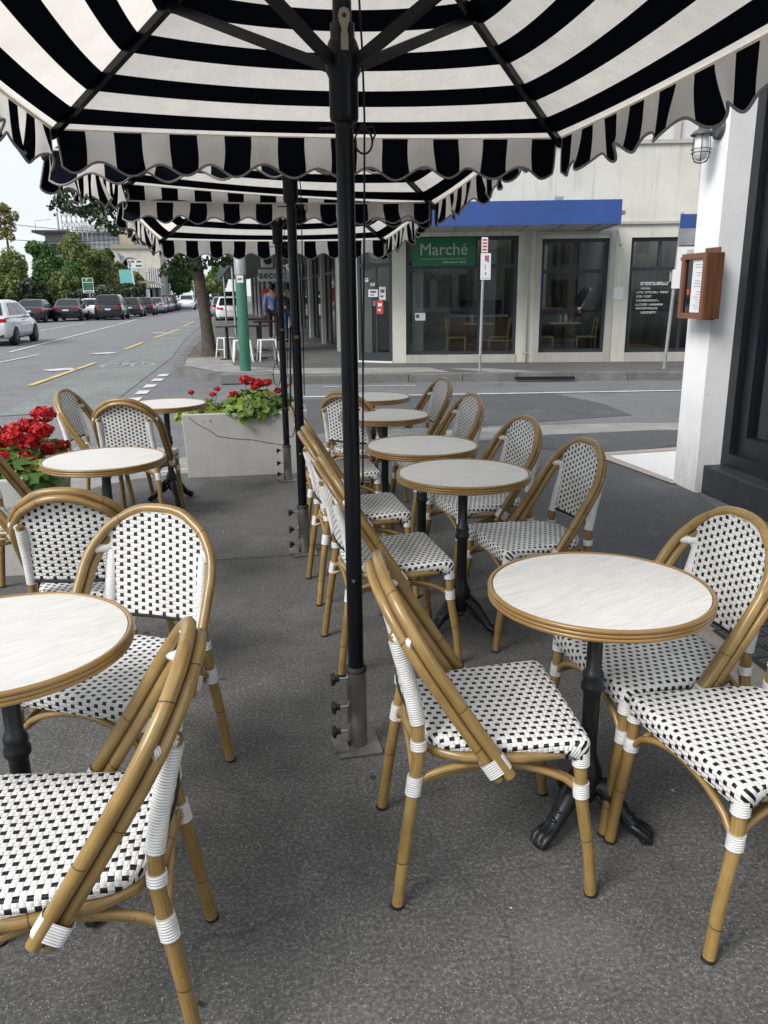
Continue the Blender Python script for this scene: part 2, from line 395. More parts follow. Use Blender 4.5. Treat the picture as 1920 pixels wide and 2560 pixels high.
M['fblack'] = fabric_mat('black canvas', (0.006, 0.007, 0.011), 0.05)
M['vwhite'] = fabric_mat('cream valance canvas', (0.82, 0.79, 0.73), 0.5, 0.10)
M['piping'] = simple('grey piping', (0.26, 0.255, 0.24), 0.7)
M['rope'] = simple('black rope', (0.012, 0.012, 0.013), 0.8)
M['tagbeige'] = simple('beige strap', (0.32, 0.29, 0.22), 0.7)
M['planter'] = render_wall('planter concrete', (0.50, 0.50, 0.48), 0.25, 2.2, (0.22, 0.22, 0.2))
M['soil'] = simple('soil', (0.03, 0.022, 0.015), 0.95, bump=0.6)
M['petal'] = leaf_mat('red petals', (0.32, 0.006, 0.008), (0.74, 0.02, 0.02), 0.2, 0.55)
M['gleaf'] = leaf_mat('geranium leaves', (0.035, 0.10, 0.014), (0.16, 0.30, 0.05), 0.3, 0.5)
M['gleaf2'] = leaf_mat('light geranium leaves', (0.09, 0.16, 0.015), (0.36, 0.44, 0.07), 0.3, 0.5)
M['stem'] = simple('green stem', (0.10, 0.16, 0.04), 0.6)
M['facade'] = render_wall('cream rendered wall', (0.64, 0.63, 0.55), 0.42)
M['trim'] = render_wall('painted concrete trim', (0.46, 0.45, 0.41), 0.25, 1.5)
M['white'] = render_wall('white rendered wall', (0.89, 0.892, 0.895), 0.12, 1.6, (0.55, 0.545, 0.53))
n_ = NT('white pillar render'); co_ = n_.coord('Generated'); ob_ = n_.coord(); sx_ = n_.n('ShaderNodeSeparateXYZ'); n_.set(sx_.inputs[0], ob_)
a_ = n_.noise(ob_, 2.2, 6, 0.62); g_ = n_.noise(n_.mapv(ob_, (5, 5, 1.2)), 3.0, 5, 0.65)
c_ = n_.ramp(a_, [(0.3, (0.80, 0.80, 0.80)), (0.65, (0.90, 0.90, 0.905))])
lo_ = n_.rng(n_.math('ADD', sx_.outputs[2], n_.math('MULTIPLY', n_.math('SUBTRACT', g_, 0.5), 0.9)), 0.42, -0.1)
c_ = n_.mix(n_.math('MULTIPLY', lo_, 0.55), c_, (0.40, 0.38, 0.35))
ch_ = n_.math('LESS_THAN', n_.voro(n_.mapv(ob_, (1, 1, 0.6)), 5.5), 0.035); c_ = n_.mix(n_.math('MULTIPLY', ch_, 0.6), c_, (0.45, 0.44, 0.42))
n_.pbr(c_, 0.8, 0, n_.bump(n_.math('ADD', n_.noise(ob_, 40, 5, 0.65), n_.math('MULTIPLY', a_, 2.0)), 0.3, 0.006)); M['pillar'] = n_.m
M['offwhite'] = render_wall('off white wall', (0.62, 0.62, 0.61), 0.2)
M['frame'] = simple('charcoal window frame', (0.030, 0.036, 0.046), 0.4)
M['blackframe'] = simple('black painted timber', (0.010, 0.012, 0.016), 0.42)
M['plinth'] = simple('charcoal painted plinth', (0.028, 0.030, 0.034), 0.55, var=0.3, vs=7, bump=0.25)
M['blue'] = simple('blue awning sheet', (0.032, 0.078, 0.265), 0.42, var=0.1, vs=1.5)
M['soffit'] = simple('grey soffit', (0.42, 0.42, 0.40), 0.7, var=0.15)
M['glass'] = glass_mat('shop glass', (0.84, 0.87, 0.87), 1.45, 1.0)
M['darkglass'] = simple('dark glazing', (0.006, 0.008, 0.012), 0.035, var=0.0)
M['sgreen'] = simple('green sign board', (0.006, 0.14, 0.052), 0.4)
M['swhite'] = simple('white lettering', (0.74, 0.75, 0.72), 0.5, var=0.03)
M['sgrey'] = simple('grey sign lettering', (0.42, 0.46, 0.42), 0.5, var=0.05)
M['poster'] = simple('white paper', (0.75, 0.76, 0.77), 0.6, var=0.05)
M['red'] = simple('red print', (0.55, 0.06, 0.04), 0.5)
M['ink'] = simple('dark print', (0.10, 0.11, 0.14), 0.6)
M['galv'] = simple('galvanised steel', (0.40, 0.41, 0.42), 0.45, 0.6, var=0.15)
M['polegreen'] = simple('green painted pole', (0.035, 0.15, 0.095), 0.45, var=0.15, vs=3)
M['bark'] = simple('grey brown bark', (0.072, 0.057, 0.043), 0.9, var=0.45, vs=7, bump=0.9, bs=22)
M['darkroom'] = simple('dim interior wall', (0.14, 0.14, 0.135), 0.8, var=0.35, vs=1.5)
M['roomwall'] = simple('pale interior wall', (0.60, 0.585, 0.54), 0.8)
M['counter'] = wood_mat('counter boards', (0.30, 0.16, 0.06), (0.46, 0.26, 0.11))
M['beech'] = wood_mat('blond timber', (0.62, 0.44, 0.17), (0.76, 0.56, 0.24))
M['woodfloor'] = wood_mat('floor boards', (0.28, 0.17, 0.10), (0.42, 0.27, 0.16), 0.4, (4, 40, 4))
M['menuwood'] = wood_mat('oiled red timber', (0.085, 0.034, 0.017), (0.18, 0.075, 0.036), 0.4)
M['lampgrey'] = simple('grey painted metal', (0.075, 0.082, 0.09), 0.5)
M['lampglass'] = simple('frosted glass', (0.82, 0.83, 0.82), 0.25, var=0.02)
M['carwhite'] = simple('white car paint', (0.78, 0.79, 0.80), 0.22, var=0.02, Coat_Weight=0.6, Coat_Roughness=0.05)
M['cardark'] = simple('charcoal car paint', (0.014, 0.016, 0.020), 0.22, var=0.05, Coat_Weight=0.8, Coat_Roughness=0.05)
M['carblack'] = simple('black car paint', (0.008, 0.009, 0.011), 0.2, var=0.05, Coat_Weight=0.8, Coat_Roughness=0.05)
M['carsilver'] = simple('silver car paint', (0.36, 0.38, 0.40), 0.28, 0.5, var=0.03, Coat_Weight=0.6, Coat_Roughness=0.05)
M['carglass'] = simple('car window glass', (0.02, 0.025, 0.03), 0.04, var=0.0)
M['tyre'] = simple('tyre rubber', (0.014, 0.014, 0.014), 0.8)
M['rimmetal'] = simple('alloy wheel', (0.22, 0.22, 0.23), 0.35, 0.8)
M['taillight'] = simple('red tail lamp', (0.50, 0.015, 0.015), 0.2, var=0.05)
M['headlight'] = simple('clear head lamp', (0.6, 0.62, 0.65), 0.1, var=0.05)
M['shirt'] = simple('blue shirt cloth', (0.09, 0.17, 0.38), 0.85)
M['trousers'] = simple('black cloth', (0.012, 0.013, 0.016), 0.85)
M['jeans'] = simple('blue denim', (0.03, 0.06, 0.16), 0.85)
M['skin'] = simple('skin', (0.42, 0.25, 0.17), 0.6)
M['hair'] = simple('dark hair', (0.02, 0.014, 0.01), 0.6)
M['whitemetal'] = simple('white painted steel', (0.74, 0.75, 0.75), 0.4)
M['teal'] = simple('teal banner', (0.18, 0.50, 0.50), 0.7)
# ------------------------------------------------------------------ ground and roads
def sheet(name, pts, z, mat, kind='structure', label=None, cat=None, group=None, sub=0):
    mb = MB(); mb.poly([(x, y, z) for x, y in pts]); o = mb.build(name, mat); tag(o, label, cat, group, kind); return o
sheet('ground', [(-900, -60), (900, -60), (900, 1500), (-900, 1500)], -0.04, M['road'])
sheet('main_road', [(-13.6, -30), (-1.9, -30), (-1.9, 20), (-2.6, 46), (-4.5, 90), (-9, 190), (-30, 190), (-17, 90), (-14.2, 46)], -0.022, M['road'])
sheet('side_street', [(-1.9, 6.2), (-0.4, 7.2), (30, 2.6), (30, 9.2), (3.55, 14.05), (0.5, 14.4), (-1.9, 18)], -0.018, M['sideroad'])
path_edge = [(-2.05, 5.2), (-1.75, 6.3), (-1.2, 6.9), (-0.5, 7.2), (0.6, 7.55), (2.0, 8.05), (3.0, 8.3), (4.3, 8.35), (30, 3.5)]
sheet('footpath', [(-2.05, -8), (30, -8), (30, 3.5)] + path_edge[-2::-1], 0.0, M['path'])
gut = [(x, y) for x, y in path_edge]
sheet('gutter', gut + [(30, 4.1), (4.2, 8.95), (2.8, 9.0), (1.6, 8.75), (0.4, 8.25), (-0.8, 7.85), (-1.6, 7.35), (-2.2, 6.6), (-2.45, 5.2)], -0.008, M['concrete'])
sheet('asphalt_patch', [(2.62, 7.62), (3.05, 8.28), (4.3, 8.34), (9, 7.4), (9, 6.3), (4.3, 7.5), (3.3, 7.12)], 0.004, M['patch'])
sheet('smooth_patch', [(1.35, 4.6), (1.62, 3.3), (2.1, 3.3), (2.9, 3.3), (3.32, 5.8), (3.1, 7.05), (2.2, 6.6), (1.5, 5.6)], 0.003, M['smooth'])
sheet('road_patch', [(0.1, 9.1), (0.3, 12.1), (4.42, 12.25), (4.75, 10.7), (4.66, 9.55), (2.9, 9.2), (1.5, 8.95)], -0.014, M['patch'])
sheet('doorway_floor', [(3.20, 7.06), (4.02, 7.17), (6.5, 6.9), (6.5, 5.9), (3.31, 5.88)], 0.008, M['tile'])
sheet('doorway_border', [(3.08, 7.16), (4.03, 7.28), (6.5, 7.0), (6.5, 6.88), (4.02, 7.14), (3.22, 7.04), (3.32, 5.86), (3.24, 5.84)], 0.012, M['pinkstone'])
sheet('stone_edging', [(1.80, 3.16), (2.14, 3.24), (2.07, 2.62), (1.84, 2.2), (1.7, 2.25)], 0.004, M['pinkstone'])
# drain cover
dm = MB(); rd = random.Random(3)
dm.poly([(1.99, 3.12, 0.006), (1.98, 2.50, 0.006), (2.75, 2.35, 0.006), (2.75, 3.28, 0.006)], 0)
for i in range(7):
    for j in range(8):
        cx, cy = 2.05+i*0.1, 2.46+j*0.1
        for k in range(4):
            if (i+j) % 2: dm.box((cx, cy-0.033+k*0.022, 0.009), (0.08, 0.010, 0.007), 0.15, 1)
            else: dm.box((cx-0.033+k*0.022, cy, 0.009), (0.010, 0.08, 0.007), 0.15, 1)
dc = dm.build('drain_cover', [simple('grate shadow', (0.035, 0.036, 0.038), 0.7), simple('grey pressed steel', (0.15, 0.15, 0.155), 0.55, 0.3)])
tag(dc, 'dark grey patterned metal drain cover in the paving at right', 'drain cover')
# fine joints and cracks in the paving
jm = MB()
def joint(pts, wd=0.007):
    for a, b in zip(pts, pts[1:]):
        d = Vector((b[0]-a[0], b[1]-a[1])); n = Vector((-d.y, d.x)).normalized()*wd/2; e = d.normalized()*0.004
        jm.poly([(a[0]-n.x-e.x, a[1]-n.y-e.y, 0.0055), (b[0]-n.x, b[1]-n.y, 0.0055), (b[0]+n.x, b[1]+n.y, 0.0055), (a[0]+n.x-e.x, a[1]+n.y-e.y, 0.0055)])
rj = random.Random(9)
def wob(p, q, k, amp=0.015): return [(p[0]+(q[0]-p[0])*i/k+rj.uniform(-amp, amp), p[1]+(q[1]-p[1])*i/k+rj.uniform(-amp, amp)) for i in range(k+1)]
joint(wob((-1.5, 4.52), (0.16, 4.58), 14, 0.006)); joint(wob((1.32, 4.75), (1.75, 3.9), 8)); joint(wob((1.75, 3.9), (2.2, 3.45), 6)); joint(wob((2.2, 3.45), (2.5, 3.35), 4)); joint(wob((-1.6, 2.95), (-0.2, 3.02), 12, 0.008), 0.005)
joint(wob((1.4, 4.2), (1.75, 3.92), 5), 0.005); joint(wob((0.4, 1.02), (1.9, 0.92), 14, 0.01), 0.004)
struct('paving_joint', jm, simple('joint dirt', (0.030, 0.029, 0.027), 0.95))
# lane and road markings
sheet('bike_lane', [(-3.55, 11.3), (-2.25, 11.6), (-2.33, 21.6), (-2.75, 30), (-3.2, 46), (-4.2, 46), (-3.88, 30), (-3.72, 14.5)], -0.014, M['lanegreen'])
def stripe(name, p0, p1, wd, mat, z=-0.008):
    d = Vector((p1[0]-p0[0], p1[1]-p0[1])); n = Vector((-d.y, d.x)).normalized()*wd/2
    return sheet(name, [(p0[0]-n.x, p0[1]-n.y), (p1[0]-n.x, p1[1]-n.y), (p1[0]+n.x, p1[1]+n.y), (p0[0]+n.x, p0[1]+n.y)], z, mat)
stripe('lane_line', (-6.9, 12), (-7.27, 24), 0.12, M['linewhite']); stripe('lane_line', (-7.3, 25), (-8.0, 47.1), 0.12, M['linewhite']); stripe('lane_line', (-8.05, 48), (-9.8, 90), 0.13, M['linewhite'])
stripe('lane_line', (-6.5, 20.0), (-6.14, 23.6), 0.10, M['linewhite']); stripe('lane_line', (-10.2, 30), (-10.6, 52), 0.12, M['linewhite'])
for a, b in (((-4.18, 15.2), (-4.0, 20.2)), ((-4.08, 25.2), (-4.06, 29)), ((-4.05, 32), (-3.9, 40)), ((-4.0, 44), (-4.1, 52))): stripe('lane_line', a, b, 0.13, M['lineyellow'])
for x, y in ((-4.4, 18.5), (-4.4, 23.65), (-4.4, 36.5), (-4.7, 52)): stripe('lane_marker', (x-0.25, y-0.18), (x+0.25, y+0.18), 0.5, M['linewhite'])
for y in (11.4, 12.4, 13.37, 14.34, 15.4, 16.3): stripe('edge_dash', (-1.99, y), (-1.99, y+0.5), 0.19, M['linewhite'])
stripe('stop_line', (0.4, 12.40), (9.5, 11.55), 0.10, M['linewhite']); stripe('stop_line', (-0.95, 7.2), (-0.62, 7.32), 0.05, M['linewhite'], -0.004)
stripe('kerb_line', (1.0, 13.72), (2.6, 13.55), 0.07, M['linewhite'])
def ring(mb, c, r, w_, z, n=20, a0=0, a1=2*math.pi, sy=2.0):
    for i in range(n):
        t0, t1 = a0+(a1-a0)*i/n, a0+(a1-a0)*(i+1)/n
        q = [(c[0]+(r+s_*w_/2)*math.cos(t), c[1]+sy*(r+s_*w_/2)*math.sin(t), z) for s_, t in ((-1, t0), (1, t0), (1, t1), (-1, t1))]
        mb.poly(q)
bm_ = MB(); zz = -0.008
ring(bm_, (-3.42, 19.3), 0.24, 0.07, zz); ring(bm_, (-2.76, 19.3), 0.24, 0.07, zz)
for a, b in (((-3.42, 19.3), (-3.2, 20.4)), ((-3.2, 20.4), (-2.9, 20.4)), ((-2.9, 20.4), (-2.76, 19.3)), ((-3.1, 19.3), (-3.3, 20.6)), ((-3.1, 19.3), (-2.9, 20.4)), ((-3.42, 19.3), (-3.1, 19.3)), ((-2.95, 20.9), (-2.75, 20.9))):
    d = Vector((b[0]-a[0], b[1]-a[1])); n = Vector((-d.y, d.x)).normalized()*0.035
    bm_.poly([(a[0]-n.x, a[1]-n.y, zz), (b[0]-n.x, b[1]-n.y, zz), (b[0]+n.x, b[1]+n.y, zz), (a[0]+n.x, a[1]+n.y, zz)])
struct('bike_marking', bm_, M['linefaint'])
# far footpath with kerb
kerb = [(-9.5, 190), (-5.4, 110), (-3.4, 60), (-2.6, 40), (-2.15, 25), (-1.98, 19.0), (-1.88, 17.4), (-1.55, 16.2), (-1.0, 15.2), (-0.3, 14.55), (0.5, 14.25), (1.6, 14.2), (3.55, 14.02), (7.4, 13.28), (30, 8.9)]
inn = []
for i, q in enumerate(kerb):
    a = Vector(kerb[max(i-1, 0)]); b = Vector(kerb[min(i+1, len(kerb)-1)]); t = (b-a).normalized(); inn.append((q[0]-t.y*0.24, q[1]+t.x*0.24))
mb = MB()
for i in range(len(kerb)-1):
    a, b, c, d = kerb[i], kerb[i+1], inn[i+1], inn[i]
    L = (Vector(b)-Vector(a)).length; k = max(1, min(14, int(L/0.9)))
    for j in range(k):
        t0, t1 = j/k, (j+1)/k-0.004/max(L/k, 0.01)*0+(-0.012/L if L < 30 else 0)
        qa = Vector(a).lerp(Vector(b), t0); qb = Vector(a).lerp(Vector(b), t1); qc = Vector(d).lerp(Vector(c), t1); qd = Vector(d).lerp(Vector(c), t0)
        mb.prism([qa, qb, qc, qd], -0.05, 0.125+0.006*math.sin(i*3.1+j*1.7))
struct('kerb', mb, M['kerb'])
mb = MB(); mb.prism([(30, 9.2)] + [(30, 30), (2.5, 30), (2.5, 190)] + inn[:-1] if False else inn + [(30, 30), (10, 200)], -0.05, 0.118)
struct('far_footpath', mb, M['farpath'])
sheet('footpath_paving', [(-1.75, 19.3), (-1.62, 17.2), (-0.9, 15.6), (0.0, 14.85), (1.8, 14.5), (3.4, 14.35), (3.2, 15.4), (1.4, 15.75), (0.1, 16.1), (-0.6, 16.9), (-0.75, 19.3)], 0.124, M['concrete'])
sheet('footpath_paving', [(3.5, 15.1), (4.3, 14.9), (5.0, 14.0), (4.1, 14.1)], 0.124, M['concrete'])
mb = MB(); mb.bx(-0.75, 0.15, 14.5, 15.1, 0.0, 0.150); struct('kerb_block', mb, M['kerb'])
# gutter inlet
mb = MB(); a = math.atan2(-0.75, 3.85)
mb.box((4.95, 13.64, 0.045), (1.05, 0.1, 0.05), a, 0); o = struct('storm_drain', mb, simple('drain opening', (0.006, 0.006, 0.006), 0.9))
# far left kerb and verge
mb = MB(); mb.prism([(-15.2, 20), (-13.6, 20), (-14.3, 46), (-17.2, 90), (-30, 190), (-200, 190), (-200, 20)], -0.04, 0.09); struct('verge', mb, M['farpath'])
# ------------------------------------------------------------------ corner shop across the side street
AX, AY, AN = 2.97, 16.57, R_(-11)
def L2W(s, n, z=0): return Vector((AX+s*math.cos(AN)-n*math.sin(AN), AY+s*math.sin(AN)+n*math.cos(AN), z))
shop = empty('corner_shop', 'cream rendered corner shop with large dark framed windows', 'shop', (AX, AY, 0), AN)
W = MB()
H = 4.26
W.bx(-0.28, 0.0, 0, 0.3, 0.1, 2.62); W.bx(2.27, 2.73, 0, 0.3, 0.1, 2.55); W.bx(4.08, 4.5, 0, 0.3, 0.1, 2.55); W.bx(6.3, 12, 0, 0.3, 0.1, 2.55)
W.bx(-0.28, 2.27, 0, 0.3, 2.62, H); W.bx(2.27, 12, 0, 0.3, 2.55, H)
W.bx(-0.28, 12, 0.3, 0.34, 2.75, H)
W.bx(12, 12.3, 0, 5.95, 0.1, H)
W.bx(-0.9, 12.0, 5.7, 5.95, 0.1, 3.1)
W.bx(-0.9, 12.3, 0.34, 1.0, 3.1, 3.3); W.bx(-0.9, 12.3, 5.6, 5.9, 3.1, 3.3)  # unseen roof gap between these strips, added so sky light reaches the room
W.build('wall', M['facade'], shop)
W = MB()
W.bx(0, 2.27, -0.025, 0.28, 0.1, 0.28); W.bx(2.73, 4.08, -0.025, 0.28, 0.1, 0.31); W.bx(4.5, 6.3, -0.025, 0.28, 0.1, 0.30)
W.bx(2.62, 2.73, -0.03, 0, 0.1, 2.62); W.bx(4.08, 4.19, -0.03, 0, 0.1, 2.62); W.bx(2.62, 4.19, -0.03, 0, 2.62, 2.68); W.bx(3.9, 9, -0.05, 0, 2.80, 2.85); W.bx(-0.3, 12, -0.05, 0.36, H, H+0.07)
W.build('trim', M['trim'], shop)
def window(parent, s0, s1, z0, z1, trans, mull_top=(), mull_bot=(), y=0.12, fw=0.07):
    f = MB(); yy0, yy1 = y-0.035, y+0.035
    f.bx(s0, s1, yy0, yy1, z0, z0+fw); f.bx(s0, s1, yy0, yy1, z1-fw, z1); f.bx(s0, s0+fw, yy0, yy1, z0+fw, z1-fw); f.bx(s1-fw, s1, yy0, yy1, z0+fw, z1-fw)
    f.bx(s0+fw, s1-fw, yy0, yy1, trans-0.035, trans+0.035)
    for q in mull_top: f.bx(q-0.03, q+0.03, yy0+0.003, yy1-0.003, trans+0.035, z1-fw)
    for q in mull_bot: f.bx(q-0.03, q+0.03, yy0+0.003, yy1-0.003, z0+fw, trans-0.035)
    fr = f.build('window', M['frame'], parent)
    g = MB(); g.bx(s0+fw, s1-fw, y-0.004, y+0.004, z0+fw, trans-0.035); g.bx(s0+fw, s1-fw, y-0.004, y+0.004, trans+0.035, z1-fw)
    g.build('pane', M['glass'], fr); return fr
w1 = window(shop, 0, 2.27, 0.28, 2.62, 2.04, (1.42,), (1.50,))
w2 = window(shop, 2.73, 4.08, 0.31, 2.55, 1.92, (3.42,))
w3 = window(shop, 4.5, 6.3, 0.30, 2.55, 1.95, (5.1,), (5.6,))
# interior
I = MB(); I.bx(-0.7, 12, 0.36, 5.6, 0.10, 0.145); I.build('floor', M['woodfloor'], shop)
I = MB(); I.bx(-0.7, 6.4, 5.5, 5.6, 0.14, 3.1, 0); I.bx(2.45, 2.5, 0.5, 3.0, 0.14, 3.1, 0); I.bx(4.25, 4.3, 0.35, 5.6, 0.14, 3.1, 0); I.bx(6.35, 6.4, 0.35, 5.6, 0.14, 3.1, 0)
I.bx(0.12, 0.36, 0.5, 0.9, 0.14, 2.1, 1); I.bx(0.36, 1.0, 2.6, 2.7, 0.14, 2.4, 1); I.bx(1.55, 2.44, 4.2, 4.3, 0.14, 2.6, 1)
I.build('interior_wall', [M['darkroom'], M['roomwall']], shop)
I = MB(); I.bx(0.9, 2.4, 3.2, 3.8, 0.14, 0.95, 0); I.bx(0.85, 2.44, 3.15, 3.85, 0.95, 1.0, 1); I.bx(1.3, 2.3, 3.4, 3.8, 1.0, 1.35, 2)
I.build('counter', [M['counter'], M['poster'], simple('counter glass', (0.04, 0.07, 0.07), 0.1)], shop)
I = MB(); I.bx(3.0, 3.9, 4.0, 4.3, 1.1, 1.14, 0)
for k in range(5): I.lathe([(0.05, 1.14), (0.06, 1.25), (0.03, 1.36), (0.03, 1.4)], (3.1+k*0.17, 4.15, 0), 8, 1)
I.build('shelf', [M['beech'], M['counter']], shop)
# sign behind the glass
sg = MB(); sg.bx(0.13, 1.41, -0.0, 0.045, 2.05, 2.60)
sgn = tag(sg.build('shop_sign', M['sgreen'], None, (AX, AY, 0), AN), 'green hanging sign board with white lettering and underline in the shop window', 'sign')
sgn.location = L2W(0, 0.03); t = text_mb('Marché', 0.325, 0.003); t.xf(Matrix.Translation((0.765, -0.004, 2.365)) @ Matrix.Rotation(R_(90), 4, 'X')); t.build('lettering', M['sgrey'], sgn)
t = MB(); t.bx(0.31, 1.22, -0.004, 0, 2.185, 2.194); t.build('underline', M['sgrey'], sgn)
t = MB(); x = 0.75; rr = random.Random(5)
while x < 1.2:
    wd = rr.uniform(0.012, 0.03); t.bx(x, x+wd, -0.004, 0, 2.11, 2.135 if rr.random() < 0.8 else 2.145); x += wd+0.008
    if 1.03 < x < 1.07: x += 0.03
t.build('small_lettering', M['sgrey'], sgn)
# window lettering of the dark window
rr = random.Random(11)
for z, x0, x1, h in ((1.635, 4.76, 5.32, 0.062), (1.555, 4.78, 4.97, 0.034), (1.475, 4.70, 4.83, 0.04), (1.475, 4.86, 5.13, 0.04), (1.475, 5.17, 5.32, 0.04), (1.395, 4.70, 4.82, 0.04), (1.395, 4.85, 5.0, 0.04), (1.315, 4.70, 5.11, 0.04), (1.315, 5.14, 5.155, 0.035), (1.235, 4.69, 4.93, 0.04), (1.235, 4.96, 5.24, 0.036), (1.16, 4.70, 5.14, 0.036), (1.075, 4.81, 5.12, 0.042)):
    x = x0; t = MB()
    while x < x1:
        wd = min(rr.uniform(0.014, 0.03)*(h/0.04), x1-x); k = rr.random()
        t.bx(x, x+wd*0.38, 0.108, 0.112, z, z+h); t.bx(x+wd*0.38, x+wd, 0.108, 0.112, z+h*0.75*(k > 0.3), z+h*0.75*(k > 0.3)+h*0.25)
        if k > 0.5: t.bx(x+wd*0.7, x+wd, 0.108, 0.112, z, z+h*0.7)
        x += wd+0.008
    t.build('window_lettering', M['swhite'], w3)
t = MB(); t.bx(5.33, 5.53, 0.104, 0.110, 1.70, 1.98); o = t.build('sticker', simple('faded sticker', (0.36, 0.36, 0.29), 0.6), w3)
t = MB(); t.box((5.40, 0.102, 1.86), (0.09, 0.003, 0.022), 0, 0, Matrix.Rotation(R_(35), 3, 'Y')); t.box((5.47, 0.102, 1.86), (0.09, 0.003, 0.022), 0, 0, Matrix.Rotation(R_(-35), 3, 'Y')); t.build('mark', M['ink'], o)
nb = MB(); nb.bx(4.2, 4.40, -0.012, -0.001, 1.36, 1.60); o = nb.build('wall_notice', M['poster'], None, (AX, AY, 0), AN); tag(o, 'blank white notice on the pillar between the cafe windows', 'notice')
# letterbox sticker on glass
nb = MB(); nb.bx(0.19, 0.40, 0.09, 0.105, 0.98, 1.13, 0); nb.bx(0.21, 0.27, 0.086, 0.09, 1.03, 1.10, 1); nb.build('window_sticker', [M['poster'], simple('brown print', (0.12, 0.05, 0.04), 0.6)], w1)
# awning
aw = empty('blue_awning', 'bright blue box awning over the cream corner shop windows', 'awning', (AX, AY, 0), AN)
a_ = MB(); a_.bx(-1.6, 3.88, -1.62, -1.58, 2.69, 3.10); a_.bx(3.84, 3.88, -1.58, 0, 2.69, 3.10); a_.bx(-1.6, 3.84, -1.58, -0.002, 3.06, 3.095); a_.build('fascia', M['blue'], aw)
a_ = MB(); a_.bx(-1.6, 3.84, -1.58, -0.002, 2.70, 2.73); a_.build('soffit', M['soffit'], aw)
a_ = MB()
for k in range(8): a_.tube([(-1.0+k*0.65, -1.5, 2.69), (-1.0+k*0.65, -0.03, 2.69)], 0.012, 6)
a_.bx(3.9, 4.05, -1.2, -1.1, 2.88, 2.95); a_.bx(2.75, 2.9, -1.25, -1.15, 3.1, 3.2); a_.build('bracket', M['galv'], aw)
# drain pipes
for s_, z1 in ((2.45, 2.68),):
    d_ = MB(); d_.tube([(s_, -0.05, 0.12), (s_, -0.05, z1)], 0.035, 10); d_.bx(s_-0.05, s_+0.05, -0.09, 0, 0.3, 0.33); d_.bx(s_-0.05, s_+0.05, -0.09, 0, 1.5, 1.53)
    tag(d_.build('drain_pipe', M['trim'], None, (AX, AY, 0), AN), 'slim painted drain pipe between the two shop windows', 'pipe')
c_ = MB(); c_.tube([(4.15, -0.03, 2.70), (4.2, -0.03, 2.70), (4.25, -0.04, 2.5), (4.25, -0.06, 2.42)], 0.012, 6); c_.ball((4.27, -0.07, 2.42), 0.035, 8, 6); tag(c_.build('wall_camera', M['galv'], None, (AX, AY, 0), AN), 'small grey security camera hanging on the wall right of the blue awning', 'camera')
# chamfered door bay
dl = (Vector(L2W(-0.28, 0)[:2]), Vector((2.03, 17.08))); dv = dl[1]-dl[0]; dlen = dv.length; dang = math.atan2(dv.y, dv.x)+math.pi
bay = empty('shop_door', 'dark glazed corner door covered with small posters', 'door', (dl[1].x, dl[1].y, 0), dang)
f = MB(); z0 = 0.2
f.bx(0, dlen, 0, 0.08, 0.1, z0); f.bx(0.0, 0.07, 0, 0.08, z0, 2.75); f.bx(dlen-0.07, dlen, 0, 0.08, z0, 2.75); f.bx(0.07, dlen-0.07, 0, 0.08, 2.05, 2.13); f.bx(0.07, dlen-0.07, 0, 0.08, 2.62, 2.75); f.bx(0.07, dlen-0.07, 0.004, 0.07, z0, z0+0.12)
f.bx(dlen*0.52, dlen*0.52+0.03, 0.02, 0.06, z0+0.12, 2.05); f.build('frame', M['frame'], bay)
g = MB(); g.bx(0.07, dlen-0.07, 0.03, 0.038, z0+0.12, 2.05); g.bx(0.07, dlen-0.07, 0.03, 0.038, 2.13, 2.62); g.build('pane', M['glass'], bay)
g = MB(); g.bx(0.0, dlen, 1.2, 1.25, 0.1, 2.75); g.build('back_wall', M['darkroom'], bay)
g = MB(); g.bx(0.0, dlen, -0.03, 0, 0.12, 0.155); g.build('threshold', M['whitemetal'], bay)
for (x, z, wd, h, mt) in ((0.13, 1.76, 0.12, 0.08, 'poster'), (0.30, 1.68, 0.10, 0.06, 'poster'), (0.25, 1.46, 0.22, 0.15, 'poster'), (0.50, 1.40, 0.15, 0.26, 'poster'), (0.44, 1.12, 0.15, 0.27, 'red'), (0.36, 1.28, 0.05, 0.1, 'tagbeige')):
    g = MB(); g.bx(x, x+wd, 0.018, 0.026, z, z+h); q = g.build('poster', M[mt], bay)
    g = MB(); g.bx(x+wd*0.2, x+wd*0.8, 0.014, 0.0179, z+h*0.55, z+h*0.8); g.bx(x+wd*0.2, x+wd*0.6, 0.014, 0.0179, z+h*0.2, z+h*0.35); g.build('print', M['ink' if mt != 'red' else 'poster'], q)
g = MB(); g.tube([(0, 0, -0.02), (0, 0, 0.02)], 0.23, 28); g.xf(Matrix.Rotation(R_(90), 4, 'X'))
rs = tag(g.build('round_sign', simple('pale grey disc', (0.40, 0.43, 0.40), 0.6)), 'pale round sign hanging above the dark glazed corner door', 'sign'); rs.location = (2.42, 16.72, 2.44); rs.rotation_euler.z = dang
g = MB()
for a in (-50, -20, 20, 50): g.tube([(0, -0.024, -0.05), (math.sin(R_(a))*0.05, -0.024, 0.0), (math.sin(R_(a))*0.09, -0.024, 0.06)], [0.004, 0.012, 0.003], 6)
g.build('emblem', M['ink'], rs)
g = MB(); g.bx(0, dlen, 0.0, 0.3, 2.75, 4.26); g.build('wall', M['facade'], bay)
# pale building behind the shop
b_ = empty('rear_building', 'pale upper building rising behind the cream corner shop', 'building', (AX, AY, 0), AN)
q = MB(); q.bx(2.0, 15, 6.0, 12, 3.4, 9.0); q.build('wall', M['offwhite'], b_)
q = MB(); q.bx(6.9, 7.05, 5.9, 5.99, 3.4, 9.0); q.bx(1.9, 15.1, 5.9, 12.1, 9.0, 9.1); q.build('trim', M['trim'], b_)
